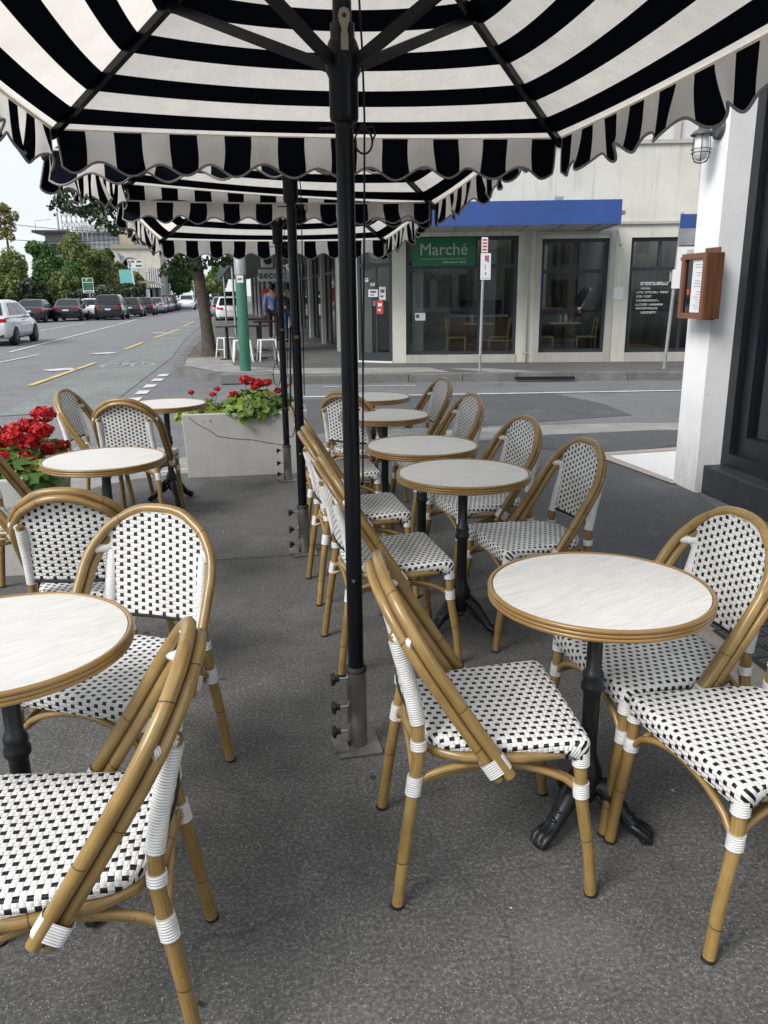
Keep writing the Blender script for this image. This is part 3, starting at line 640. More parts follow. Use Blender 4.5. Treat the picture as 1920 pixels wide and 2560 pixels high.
# ------------------------------------------------------------------ white restaurant building at the right
rb = empty('white_building', 'white rendered building with black framed windows and charcoal plinth at right', 'building', (3.28, 5.9, 0))
ox, oy = 3.28, 5.9
def B(mb, x0, x1, y0, y1, z0, z1, mat=0): return mb.bx(x0-ox, x1-ox, y0-oy, y1-oy, z0, z1, mat)
q = MB(); B(q, 3.28, 3.75, 5.57, 5.9, -0.01, 7.5); q.build('pillar', M['pillar'], rb)
q = MB(); B(q, 3.30, 3.75, -6, 5.57, 3.55, 7.5); B(q, 3.29, 3.75, -6, -0.6, 0.24, 3.55); B(q, 3.75, 14, -6, 5.2, 3.6, 7.5); B(q, 6.4, 14, 5.0, 5.2, 0, 3.6); q.build('wall', M['white'], rb)
q = MB(); B(q, 3.33, 3.75, -6, 5.568, -0.01, 0.22); q.build('plinth', M['plinth'], rb, bevel=0.012)
def rwin(y0, y1):
    f = MB()
    B(f, 3.47, 3.60, y0, y1, 0.22, 0.32); B(f, 3.47, 3.60, y0, y1, 3.43, 3.55); B(f, 3.47, 3.60, y1-0.10, y1, 0.32, 3.43); B(f, 3.47, 3.60, y0, y0+0.10, 0.32, 3.43)
    B(f, 3.475, 3.60, y0+0.1, y1-0.1, 2.76, 2.86); B(f, 3.52, 3.62, y0+0.1, y0+0.19, 0.32, 2.76); B(f, 3.52, 3.62, y1-0.22, y1-0.12, 0.32, 2.76); B(f, 3.52, 3.62, y0+0.19, y1-0.22, 0.32, 0.46)
    fr = f.build('window', M['blackframe'], rb)
    g = MB(); B(g, 3.565, 3.58, y0+0.1, y1-0.1, 0.32, 3.43); g.build('pane', M['darkglass'], fr)
rwin(3.2, 5.567); rwin(0.9, 3.2); rwin(-0.6, 0.9)
# menu box
mbx = empty('menu_box', 'oiled timber menu case with glass door on the white wall', 'menu box', (3.28, 5.62, 1.55))
q = MB(); q.bx(-0.13, -0.012, -0.17, 0.17, -0.23, 0.23); q.bx(-0.012, -0.002, -0.10, 0.10, 0.2, 0.27); q.bx(-0.012, -0.002, -0.10, 0.10, -0.24, -0.2); q.build('case', M['menuwood'], mbx, bevel=0.004)
q = MB(); fw = 0.04
q.bx(-0.152, -0.132, -0.17, 0.17, -0.23, -0.19); q.bx(-0.152, -0.132, -0.17, 0.17, 0.19, 0.23); q.bx(-0.152, -0.132, -0.17, -0.13, -0.19, 0.19); q.bx(-0.152, -0.132, 0.13, 0.17, -0.19, 0.19); d_ = q.build('door', wood_mat('red timber door frame', (0.14, 0.055, 0.028), (0.25, 0.105, 0.052), 0.4), mbx)
q = MB(); q.bx(-0.1322, -0.1312, -0.13, 0.13, -0.19, 0.19); q.build('backing', M['darkglass'], d_)
q = MB(); q.bx(-0.135, -0.1335, -0.128, 0.03, -0.185, 0.187); pp = q.build('menu_sheet', M['poster'], mbx)
q = MB(); rr = random.Random(4)
for k in range(17):
    z = 0.15-k*0.019
    if k in (2, 5, 9): continue
    x0 = -0.10; q.bx(-0.137, -0.1355, -0.11+rr.uniform(0, 0.03), 0.0-rr.uniform(0, 0.05), z, z+0.004)
q.build('print', simple('grey print', (0.36, 0.38, 0.44), 0.7), pp)
q = MB(); q.bx(-0.137, -0.1325, 0.055, 0.085, -0.06, -0.02); q.build('red_label', M['red'], mbx)
# bulkhead lamp
lp = empty('wall_lamp', 'grey caged bulkhead wall lamp high on the white wall', 'lamp', (3.28, 5.69, 2.62))
q = MB(); q.tube([(0, 0, 0), (-0.025, 0, 0), (-0.03, 0, 0)], [0.072, 0.07, 0.055], 22); q.build('back_plate', M['lampgrey'], lp)
q = MB(); q.tube([(-0.03, 0, 0.02), (-0.10, -0.0, 0.03), (-0.13, -0.0, 0.03)], 0.014, 8); q.tube([(-0.13, 0, 0.06), (-0.13, 0, -0.01)], [0.028, 0.032], 14); q.ball((-0.13, 0, 0.06), (0.028, 0.028, 0.02)); q.build('arm', M['lampgrey'], lp)
q = MB(); q.lathe([(0.03, 0.0), (0.062, -0.018), (0.082, -0.04), (0.08, -0.046), (0.05, -0.03), (0.02, -0.03)], (-0.13, 0, 0), 22, caps=False); q.build('shade', M['lampgrey'], lp)
q = MB(); q.lathe([(0.046, -0.04), (0.05, -0.10), (0.05, -0.16), (0.042, -0.195), (0.02, -0.21), (0.001, -0.212)], (-0.13, 0, 0), 20, caps=False); q.build('glass', M['lampglass'], lp)
q = MB()
for k in range(6):
    a = k*math.pi/3; q.tube([(-0.13+r*math.cos(a), r*math.sin(a), z) for r, z in ((0.062, -0.035), (0.066, -0.12), (0.064, -0.18), (0.045, -0.215), (0.002, -0.228))], 0.003, 5)
for z, r in ((-0.135, 0.068), (-0.16, 0.068)): q.tube([(-0.13+r*math.cos(t*math.pi/12), r*math.sin(t*math.pi/12), z) for t in range(24)], 0.003, 5, closed=True)
q.build('cage', simple('cage wire', (0.07, 0.05, 0.05), 0.4, 0.5), lp)
# ------------------------------------------------------------------ bistro chairs
CELL = 0.0126
PROF = [(0.014, 0.385), (-0.046, 0.478), (-0.110, 0.578), (-0.175, 0.683), (-0.230, 0.775), (-0.261, 0.830), (-0.280, 0.868)]
PL = [0.0]
for a, b in zip(PROF, PROF[1:]): PL.append(PL[-1]+math.hypot(b[0]-a[0], b[1]-a[1]))
HL = PL[-1]
def prof(s):
    s = max(0, min(HL, s))
    for i in range(len(PROF)-1):
        if s <= PL[i+1] or i == len(PROF)-2:
            t = (s-PL[i])/(PL[i+1]-PL[i])
            p0 = PROF[max(i-1, 0)]; p1 = PROF[i]; p2 = PROF[i+1]; p3 = PROF[min(i+2, len(PROF)-1)]
            q = [0.5*((2*p1[k])+(-p0[k]+p2[k])*t+(2*p0[k]-5*p1[k]+4*p2[k]-p3[k])*t*t+(-p0[k]+3*p1[k]-3*p2[k]+p3[k])*t**3) for k in (0, 1)]
            return q
S1 = HL-0.232
def hw(s, inset=0.0):
    if s < S1: return 0.238-0.010*(s/S1)**1.3-inset
    return (0.228-inset)*math.sqrt(max(0, 1-((s-S1)/(HL-inset-S1))**2)) if s < HL-inset else 0.0
def hoop_path(inset, noff, s0=0.0, n=26):
    side = []
    top = HL-inset
    for i in range(n+1):
        t = i/n
        if t < 0.5: s = s0+(S1-s0)*(t/0.5)
        else: s = S1+(top-S1)*math.sin((t-0.5)/0.5*math.pi/2)
        x, z = prof(s); x1, z1 = prof(s-0.01); x2, z2 = prof(s+0.01); d = Vector((x2-x1, z2-z1)).normalized()
        nx, nz = -d.y, d.x      # back-down side
        y = hw(s, inset) if s < top-1e-6 else 0.0
        side.append((x+nx*noff, y, z+nz*noff))
    L = [(x, -y, z) for x, y, z in side]
    Rr = list(reversed(side))[1:]
    return L+Rr
def postp(side):
    return [(-0.262, side*0.205, 0.0), (-0.236, side*0.192, 0.20), (-0.203, side*0.176, 0.42), (-0.203, side*0.171, 0.50), (-0.222, side*0.167, 0.60), (-0.260, side*0.164, 0.742)]
def lerp_path(P, z):
    for a, b in zip(P, P[1:]):
        if z <= b[2]:
            t = (z-a[2])/(b[2]-a[2]); return Vector(a).lerp(Vector(b), t)
    return Vector(P[-1])
def band(P, z0, z1, r, n=4): return [lerp_path(P, z0+(z1-z0)*i/n) for i in range(n+1)], r
def make_chair():
    root = empty('bistro_chair', 'x', 'chair', group='woven bistro chairs')
    r = 0.0158
    q = MB(); q.tube(hoop_path(0, 0), 0.0152, 12); o = q.build('hoop', M['bamboo'], root)
    q = MB(); q.tube(hoop_path(0.013, 0.0285), 0.0140, 12, v0=0.12); q.build('inner_hoop', M['bamboo'], root)
    q = MB(); q.tube(hoop_path(0.006, 0.0145, 0.0), 0.005, 6); q.build('filler_cane', M['filler'], root)
    for sd_ in (-1, 1):
        q = MB(); P0 = hoop_path(0.005, 0.0150)
        seg = P0[1:4] if sd_ < 0 else P0[-4:-1]
        a, b = Vector(seg[0]), Vector(seg[-1]); c0 = a.lerp(b, 0.1 if sd_ < 0 else 0.9); dd = (b-a).normalized()*(1 if sd_ < 0 else -1)
        tv = dd; nv = Vector((tv.z, 0, -tv.x)); nv = -nv if nv.x > 0 else nv
        ring_ = []
        for k in range(16):
            an = 2*math.pi*k/16; ca, sa = math.cos(an), math.sin(an); ring_.append((math.copysign(abs(ca)**0.55, ca)*0.0325, math.copysign(abs(sa)**0.55, sa)*0.0185))
        vs = []; L_ = 0.045
        for j in range(7):
            for u, v in ring_: vs.append(c0+tv*(L_*j/6)+nv*u+Vector((0, v, 0)))
        fs = [(j*16+k, j*16+(k+1) % 16, (j+1)*16+(k+1) % 16, (j+1)*16+k) for j in range(6) for k in range(16)]
        uv = [[(k/16, L_*j/6), ((k+1)/16, L_*j/6), ((k+1)/16, L_*(j+1)/6), (k/16, L_*(j+1)/6)] for j in range(6) for k in range(16)]
        q.add(vs, fs, uv, True); q.build('binding', M['cord'], o)
    for sd_ in (-1, 1):
        P = postp(sd_); q = MB(); q.tube(P, [0.0155, 0.016, 0.0165, 0.0165, 0.0155, 0.015], 12, v0=0.02 if sd_ > 0 else 0.09); leg = q.build('rear_leg', M['bamboo'], root)
        q = MB(); p_, rr = band(P, 0.505, 0.725, 0.0195, 8); q.tube(p_, rr, 12); q.build('binding', M['cord'], leg)
        hp = [Vector(v) for v in hoop_path(0.004, 0.012)]; hp = [v for v in hp if v.y*sd_ > 0.05]; tp = lerp_path(P, 0.735); tgt = min(hp, key=lambda v: abs(v.z-0.735)+abs(v.y-tp.y)*0.1)
        q = MB(); q.tube([tp, tp.lerp(tgt, 0.5), tgt], 0.0145, 10); q.build('binding', M['cord'], leg)
        for z0, z1 in ((0.435, 0.46), (0.315, 0.365)):
            q = MB(); p_, rr = band(P, z0, z1, 0.0205, 3); q.tube(p_, rr, 12); q.build('binding', M['cord'], leg)
        q = MB(); q.tube([(-0.2625, sd_*0.205, 0.0), (-0.2615, sd_*0.2045, 0.008)], 0.0175, 12); q.build('foot_cap', M['rubber'], leg)
        P = [(0.246, sd_*0.218, 0.0), (0.232, sd_*0.215, 0.14), (0.205, sd_*0.211, 0.30), (0.198, sd_*0.209, 0.425)]
        q = MB(); q.tube(P, [0.0155, 0.0162, 0.0168, 0.0165], 12, v0=0.13 if sd_ > 0 else 0.05); leg = q.build('front_leg', M['bamboo'], root)
        for z0, z1, rr in ((0.295, 0.335, 0.021), (0.385, 0.428, 0.0225)):
            q = MB(); p_, rr = band(P, z0, z1, rr, 3); q.tube(p_, rr, 12); q.build('binding', M['cord'], leg)
        q = MB(); q.tube([(0.2465, sd_*0.218, 0.0), (0.245, sd_*0.218, 0.008)], 0.0175, 12); q.build('foot_cap', M['rubber'], leg)
    # seat rail under the woven seat
    q = MB(); rail = [(0.19, -0.205, 0.418), (0.05, -0.212, 0.415), (-0.09, -0.190, 0.413), (-0.155, -0.155, 0.413), (-0.200, -0.085, 0.413), (-0.212, 0, 0.413), (-0.200, 0.085, 0.413), (-0.155, 0.155, 0.413), (-0.09, 0.190, 0.413), (0.05, 0.212, 0.415), (0.19, 0.205, 0.418)]
    q.tube(rail, 0.0135, 10); q.tube([(0.195, -0.2, 0.412), (0.195, 0.2, 0.412)], 0.013, 10); q.build('seat_rail', M['bamboo'], root)
    # bowed stretchers
    q = MB()
    def bow(a, b, up, off=(0, 0)):
        a, b = Vector(a), Vector(b); pts = []
        for i in range(13):
            t = i/12; e = math.sin(math.pi*t)**0.6; p_ = a.lerp(b, t); pts.append((p_.x+off[0]*e, p_.y+off[1]*e, p_.z+up*e))
        return pts
    for sd_ in (-1, 1):
        q.tube(bow((-0.213, sd_*0.178, 0.335), (0.20, sd_*0.207, 0.31), 0.062, (0, -sd_*0.012)), 0.0098, 8)
        q.tube(bow((-0.213, sd_*0.165, 0.318), (0.195, sd_*0.19, 0.325), 0.035, (0, -sd_*0.03)), 0.009, 8)
    q.tube(bow((0.205, -0.20, 0.315), (0.205, 0.20, 0.315), 0.085), 0.0095, 8)
    q.tube(bow((-0.213, -0.172, 0.33), (-0.213, 0.172, 0.33), 0.07), 0.0095, 8)
    q.build('stretcher', M['bamboo'], root)
    # seat
    def outline(n_side=30):
        pts = []
        # rounded trapezoid, counter-clockwise from front right
        def arc(cx, cy, r_, a0, a1, n):
            for i in range(n+1):
                a = a0+(a1-a0)*i/n; pts.append((cx+r_*math.cos(a), cy+r_*math.sin(a)))
        arc(0.222-0.03, -0.232+0.03, 0.03, -math.pi/2, 0, 4); arc(0.222-0.03, 0.232-0.03, 0.03, 0, math.pi/2, 4)
        arc(-0.205+0.13, 0.192-0.13, 0.13, math.pi/2, math.pi, 8); arc(-0.205+0.13, -0.192+0.13, 0.13, math.pi, 1.5*math.pi, 8)
        out_ = []
        for i in range(len(pts)):
            a = Vector(pts[i]); b = Vector(pts[(i+1) % len(pts)]); k = max(1, int((b-a).length/0.035))
            for j in range(k): out_.append(a.lerp(b, j/k))
        return out_
    OL = outline(); n = len(OL); q = MB()
    rings = [(1.0, -1), (0.985, 0.452), (0.955, 0.459), (0.8, 0.461), (0.5, 0.459), (0.2, 0.457)]
    vs = []
    def drop(x): return 0.405 if x > 0.17 else 0.425
    allr = []
    for k_, (sc, z) in enumerate([(0.97, 'b'), (1.0, 'm'), (1.0, 0.447), (0.982, 0.457), (0.93, 0.461), (0.6, 0.460), (0.25, 0.457)]):
        rr = []
        for p_ in OL:
            zz_ = z
            if z == 'b': zz_ = drop(p_.x)
            if z == 'm': zz_ = drop(p_.x)+0.006
            rr.append(Vector((p_.x*sc+0.008*(1-sc), p_.y*sc, zz_)))
        allr.append(rr)
    for rr in allr: vs += rr
    fs = []; uvs = []
    def uvp(p_, ring_):
        u, v = p_.y, p_.x
        if ring_ <= 2:
            dz = 0.457-p_.z; nrm = Vector((p_.x-0.0, p_.y)); 
            if p_.x > 0.19: v += dz
            elif abs(p_.y) > 0.16: u += dz*(1 if p_.y > 0 else -1)
            else: v -= dz
        return (u/CELL+200.5, v/CELL+200)
    for j in range(len(allr)-1):
        for k in range(n):
            k2 = (k+1) % n; fs.append((j*n+k, j*n+k2, (j+1)*n+k2, (j+1)*n+k))
            uvs.append([uvp(allr[j][k], j), uvp(allr[j][k2], j), uvp(allr[j+1][k2], j+1), uvp(allr[j+1][k], j+1)])
    fs.append(tuple((len(allr)-1)*n+k for k in range(n))); uvs.append([uvp(p_, 6) for p_ in allr[-1]])
    fs.append(tuple(reversed(range(n)))); uvs.append([uvp(p_, 6) for p_ in reversed(allr[0])])
    q.add(vs, fs, uvs, True); q.build('seat', M['weave'], root)
    # woven back
    ZB, ZT = 0.525, 0.856
    def s_at(z):
        lo, hi = 0, HL
        for _ in range(30):
            mid = (lo+hi)/2
            if prof(mid)[1] < z: lo = mid
            else: hi = mid
        return lo
    def halfw(z):
        s = s_at(z); wh = hw(s, 0.012)
        wp = lerp_path(postp(1), min(z, 0.742)).y-0.004
        t = max(0, min(1, (z-0.69)/0.055)); t = t*t*(3-2*t)
        return max(0.02, wp*(1-t)+wh*t) if z < 0.745 else max(0.03, wh)
    def bp(u, v, off):
        z = ZB+(ZT-ZB)*v; wd = halfw(z); y = (u*2-1)*wd
        x = -0.206-0.052*(z-ZB)/(ZT-ZB) - 0.014*(1-(u*2-1)**2)*(1-0.5*v)
        return Vector((x-off, y, z))
    q = MB(); nu, nv = 14, 20
    uvf = lambda u, v: ((u*2-1)*halfw(ZB+(ZT-ZB)*v)/CELL+200.5, (ZT-ZB)*v/CELL+100)
    q.grid(lambda u, v: bp(u, v, 0.0), nu, nv, uvf, True); q.grid(lambda u, v: bp(u, v, 0.011), nu, nv, uvf, True, 0, True)
    edge = [(i/nu, 0) for i in range(nu+1)]+[(1, j/nv) for j in range(1, nv+1)]+[(i/nu, 1) for i in range(nu-1, -1, -1)]+[(0, j/nv) for j in range(nv-1, 0, -1)]
    vs = [bp(u, v, 0.0) for u, v in edge]+[bp(u, v, 0.011) for u, v in edge]; n = len(edge)
    q.add(vs, [(i, (i+1) % n, n+(i+1) % n, n+i) for i in range(n)], [[(0.5, 0.5)]*4]*n, True)
    q.build('woven_back', M['weave'], root)
    q = MB()
    q.tube([(lerp_path(postp(1), 0.512).x-0.020*(1-(i/6-1)**2)-0.004, (i/6-1)*0.168, 0.517) for i in range(13)], 0.007, 8)
    q.build('rear_bar', M['rubber'], root)
    return root
chair0 = make_chair()
CHAIRS = [
 (0.545, 1.865, -3, 'foreground bistro chair with its side to us, right of the nearest umbrella pole'),
 (0.50, 3.20, 5, 'bistro chair half hidden by the nearest umbrella pole, tucked in at the second right table'),
 (0.47, 3.98, 4, 'bistro chair left of the nearest pole, tucked in at the third right table'),
 (0.46, 4.95, 3, 'bistro chair just right of the middle umbrella pole, at the fourth right table'),
 (0.70, 5.66, 52, 'bistro chair turned away at an angle, by the last two tables of the right row'),
 (1.135, 2.09, 185, 'bistro chair behind the nearest right table, woven back facing us before the drain cover'),
 (1.185, 1.635, 187, 'bistro chair cut off by the right edge of the photo, its seat corner towards us'),
 (1.165, 3.33, 187, 'bistro chair with full woven back in view, alone in front of the white doorway floor'),
 (1.12, 4.03, 190, 'bistro chair whose back rises behind the right end of the second right table'),
 (1.10, 5.08, 190, 'small bistro chair back beyond the third right table, before the side street'),
 (1.14, 6.12, 190, 'farthest bistro chair of the right row, its narrow back above the last table'),
 (-0.47, 2.27, 245, 'bistro chair facing us behind the near left table, its wide woven back fully in view'),
 (-0.455, 1.50, 181, 'nearest bistro chair at the left bottom corner, its back edge on to the aisle'),
 (-0.69, 3.10, 84, 'bistro chair seen from behind, left of the aisle and close to the red flowers'),
 (-0.89, 5.66, 82, 'bistro chair seen from behind, between the two far left tables'),
 (-1.17, 6.00, -10, 'bistro chair seen edge on at the road side of the farthest left table'),
 (-1.20, 4.12, 0, 'bistro chair cut off at the left edge below the red flowers'),
]
for i, (x, y, a, lb) in enumerate(CHAIRS):
    if i == 0: o = chair0
    else: o = dup(chair0)
    o.location = (x, y, 0); o.rotation_euler.z = R_(a); o['label'] = lb
# ------------------------------------------------------------------ tables
def make_table():
    root = empty('bistro_table', 'x', 'table', group='round bistro tables')
    q = MB(); q.lathe([(0.0, 0.705), (0.285, 0.705), (0.285, 0.7395), (0.0, 0.7395)], seg=56, smooth=False, caps=False); q.build('tabletop', M['marble'], root)
    q = MB()
    for z, rr in ((0.7362, 0.0070), (0.7248, 0.0060), (0.7145, 0.0060)):
        q.tube([(0.293*math.cos(t*math.pi/36), 0.293*math.sin(t*math.pi/36), z) for t in range(72)], rr, 8, closed=True)
    q.build('rim', M['rim'], root)
    q = MB(); q.lathe([(0.10, 0.704), (0.10, 0.695), (0.030, 0.69), (0.0215, 0.66), (0.0215, 0.50), (0.027, 0.495), (0.030, 0.48), (0.027, 0.465), (0.032, 0.455), (0.032, 0.44), (0.024, 0.43), (0.0225, 0.24), (0.030, 0.22), (0.041, 0.19), (0.045, 0.165), (0.038, 0.14), (0.03, 0.10), (0.022, 0.085)], seg=20); q.build('pedestal', M['blackiron'], root)
    for k in range(3):
        a = 2*math.pi*k/3
        q = MB(); q.tube([(0.02, 0, 0.15), (0.06, 0, 0.16), (0.10, 0, 0.125), (0.145, 0, 0.075), (0.185, 0, 0.042), (0.215, 0, 0.034)], [0.020, 0.030, 0.030, 0.026, 0.024, 0.026], 10, flat=1.0)
        q.tube([(0.04, 0, 0.12), (0.08, 0, 0.09), (0.12, 0, 0.07), (0.15, 0, 0.05)], [0.012, 0.014, 0.012, 0.008], 8)
        for sy in (-1, 0, 1):
            q.tube([(0.165, sy*0.012, 0.055), (0.20, sy*0.018, 0.048), (0.23, sy*0.02, 0.033), (0.245, sy*0.016, 0.014)], [0.010, 0.012, 0.013, 0.008], 8)
        for t in range(5): q.ball((0.075+t*0.024, 0, 0.172-t*0.023), (0.010, 0.018, 0.009), 8, 6)
        q.ball((0.226, 0, 0.018), (0.026, 0.030, 0.018), 10, 6)
        q.xf(Matrix.Rotation(a, 4, 'Z') @ Matrix.Diagonal((0.78, 1.0, 0.92, 1))); q.build('leg', M['blackiron'], root)
    return root
tab0 = make_table()
TABLES = [
 (0.87, 1.905, 205, 'large looking marble topped bistro table in the right foreground'),
 (0.86, 3.36, 200, 'second marble topped table of the right row, behind the foreground one'),
 (0.81, 4.05, 215, 'third marble topped table of the right row, overlapped by the second'),
 (0.78, 5.17, 190, 'fourth marble topped table of the right row, its left end behind the nearest pole'),
 (0.83, 6.14, 200, 'farthest marble topped table of the right row, small before the side street'),
 (-0.64, 1.83, 210, 'marble topped table cut off by the left edge of the photo'),
 (-0.80, 4.02, 200, 'marble topped table beside the red flowers on the left, behind the chair backs'),
 (-0.73, 6.08, 170, 'farthest marble topped table on the left, next to the concrete planter'),
]
for i, (x, y, a, lb) in enumerate(TABLES):
    o = tab0 if i == 0 else dup(tab0)
    o.location = (x, y, 0); o.rotation_euler.z = R_(a); o['label'] = lb; o.scale = (1, 1, 1.013)
# ------------------------------------------------------------------ planters and geraniums
def planter(x0, x1, y0, y1, h, label):
    cx, cy = (x0+x1)/2, (y0+y1)/2; w_, d_ = x1-x0, y1-y0
    q = MB(); t = 0.045; i0 = 0.02
    def rect(a, b, z): return [(-a, -b, z), (a, -b, z), (a, b, z), (-a, b, z)]
    A_, B_ = w_/2, d_/2
    loops = [rect(A_-i0, B_-i0, 0.0), rect(A_, B_, h), rect(A_-t, B_-t, h), rect(A_-t, B_-t, h-0.06)]
    vs = [Vector(p_) for l in loops for p_ in l]; fs = [(3, 2, 1, 0)]
    for j in range(3):
        for k in range(4): fs.append((j*4+k, j*4+(k+1) % 4, (j+1)*4+(k+1) % 4, (j+1)*4+k))
    q.add(vs, fs); root = q.build('planter', M['planter'], None, (cx, cy, 0), 0, 0.008)
    tag(root, label, 'planter')
    q = MB(); q.add(rect(A_-t-0.002, B_-t-0.002, h-0.05), [(0, 1, 2, 3)]); q.build('soil', M['soil'], root)
    return root
pl2 = planter(-0.70, 0.36, 6.83, 7.27, 0.555, 'pale grey concrete planter with a crack across its front, behind the far umbrella pole')
pl1 = planter(-1.84, -1.34, 4.47, 5.60, 0.56, 'pale grey concrete planter at the left edge overflowing with red flowers')
q = MB()
pts = [(-0.47, 0.53), (-0.40, 0.47), (-0.30, 0.41), (-0.24, 0.36), (-0.1, 0.335), (0.05, 0.32), (0.20, 0.285), (0.36, 0.26)]
for a, b in zip(pts, pts[1:]):
    ya = -0.222+0.02*(1-a[1]/0.555); yb = -0.222+0.02*(1-b[1]/0.555)
    q.tube([(a[0], ya+0.0015, a[1]), (b[0], yb+0.0015, b[1])], 0.0028, 5)
q.build('crack', simple('crack line', (0.06, 0.06, 0.055), 0.9), pl2)
def leaf(q, c, r, nrm, rd, mat=0):
    nrm = nrm.normalized(); a = nrm.orthogonal().normalized(); b = nrm.cross(a); a0 = rd.random()*6.28
    n = 9; vs = [c-nrm*r*0.18]
    for k in range(n):
        an = a0+2*math.pi*k/n*0.93; rr = r*(1+0.16*math.cos(3.0*k)); vs.append(c+a*math.cos(an)*rr+b*math.sin(an)*rr+nrm*rd.uniform(-0.1, 0.12)*r)
    q.add(vs, [(0, k, k+1) for k in range(1, n)], None, True, mat)
def geranium(cx, cy, z, spread, height, nleaf, heads, label, seed, mat='gleaf'):
    rd = random.Random(seed)
    root = empty('geranium', label, 'flower', (cx, cy, z), 0, 'red geraniums in the planters')
    q = MB()
    for i in range(nleaf):
        a = rd.random()*6.28; rr = spread*math.sqrt(rd.random()); h = height*(0.10+0.85*rd.random()*(1-0.5*(rr/spread)**2))
        c = Vector((rr*math.cos(a)*1.25, rr*math.sin(a)*0.85, h-0.06*(rr/spread)**3))
        nr = Vector((math.cos(a)*rr/spread*0.9+rd.uniform(-.5, .5), math.sin(a)*rr/spread*0.9+rd.uniform(-.5, .5)-0.15, 0.8))
        leaf(q, c, rd.uniform(0.022, 0.046), nr, rd, 1 if rd.random() < 0.3 else 0)
    q.build('foliage', [M[mat], M['gleaf2']], root)
    for (hx, hy, hz, hr) in heads:
        s_ = MB(); s_.tube([(hx*0.5, hy*0.5, 0.02), (hx*0.85, hy*0.85, hz*0.6), (hx, hy, hz)], 0.0028, 5); st = s_.build('flower_stem', M['stem'], root)
        q = MB()
        for i in range(70):
            d = Vector((rd.gauss(0, 1), rd.gauss(0, 1), rd.gauss(0.25, 0.9))).normalized()
            c = Vector((hx, hy, hz))+Vector((d.x*hr, d.y*hr, d.z*hr*0.72))*rd.uniform(0.72, 1.1)
            leaf(q, c, hr*rd.uniform(0.24, 0.40), d+Vector((rd.uniform(-.5, .5), rd.uniform(-.5, .5), rd.uniform(-.5, .5))), rd)
        q.build('flower_head', M['petal'], st)
rd = random.Random(21)
def heads(lst): return [(a, b, c, r_) for a, b, c, r_ in lst]
geranium(-1.46, 4.68, 0.49, 0.21, 0.22, 240, heads([(-0.02, -0.06, 0.16, 0.062), (0.08, 0.02, 0.14, 0.058), (0.15, 0.10, 0.03, 0.045), (-0.12, -0.02, 0.19, 0.06), (-0.22, -0.02, 0.22, 0.055), (0.02, 0.10, 0.25, 0.06), (-0.1, 0.1, 0.28, 0.055), (-0.19, 0.12, 0.30, 0.06)]), 'red flowering geranium at the near end of the left planter, spilling over its rim', 1)
geranium(-1.52, 5.02, 0.48, 0.22, 0.20, 200, heads([(0.10, -0.05, 0.20, 0.06), (0.18, 0.05, 0.14, 0.05), (0.0, 0.05, 0.26, 0.06), (-0.12, 0.0, 0.28, 0.06), (0.06, 0.12, 0.28, 0.058), (-0.05, -0.1, 0.22, 0.06), (0.17, -0.04, 0.26, 0.055)]), 'dense red flowering geranium in the middle of the left planter', 2)
geranium(-1.52, 5.36, 0.46, 0.22, 0.20, 150, heads([(0.10, 0.02, 0.33, 0.065), (0.03, -0.05, 0.26, 0.055), (0.19, 0.03, 0.12, 0.05), (0.12, -0.06, 0.24, 0.055)]), 'tall red flowering geranium at the far end of the left planter', 3)
geranium(-0.52, 7.02, 0.52, 0.20, 0.13, 240, heads([(-0.10, -0.02, 0.20, 0.026), (0.08, -0.02, 0.18, 0.028), (0.12, 0.02, 0.22, 0.026)]), 'sparse geranium with few small red blooms at the left end of the far planter', 4, 'gleaf2')
geranium(-0.10, 7.00, 0.52, 0.26, 0.23, 420, heads([(-0.06, 0.0, 0.30, 0.044), (-0.01, 0.04, 0.28, 0.046), (0.06, 0.0, 0.265, 0.046), (0.13, 0.0, 0.27, 0.042), (-0.16, -0.04, 0.18, 0.036), (0.22, -0.03, 0.20, 0.034), (0.03, -0.03, 0.24, 0.04)]), 'bushy bright green geranium in the middle of the far planter', 5)
geranium(0.17, 7.02, 0.52, 0.15, 0.17, 240, heads([(0.02, -0.02, 0.24, 0.026), (0.12, -0.04, 0.20, 0.026)]), 'small geranium at the right end of the far planter behind the poles', 6)
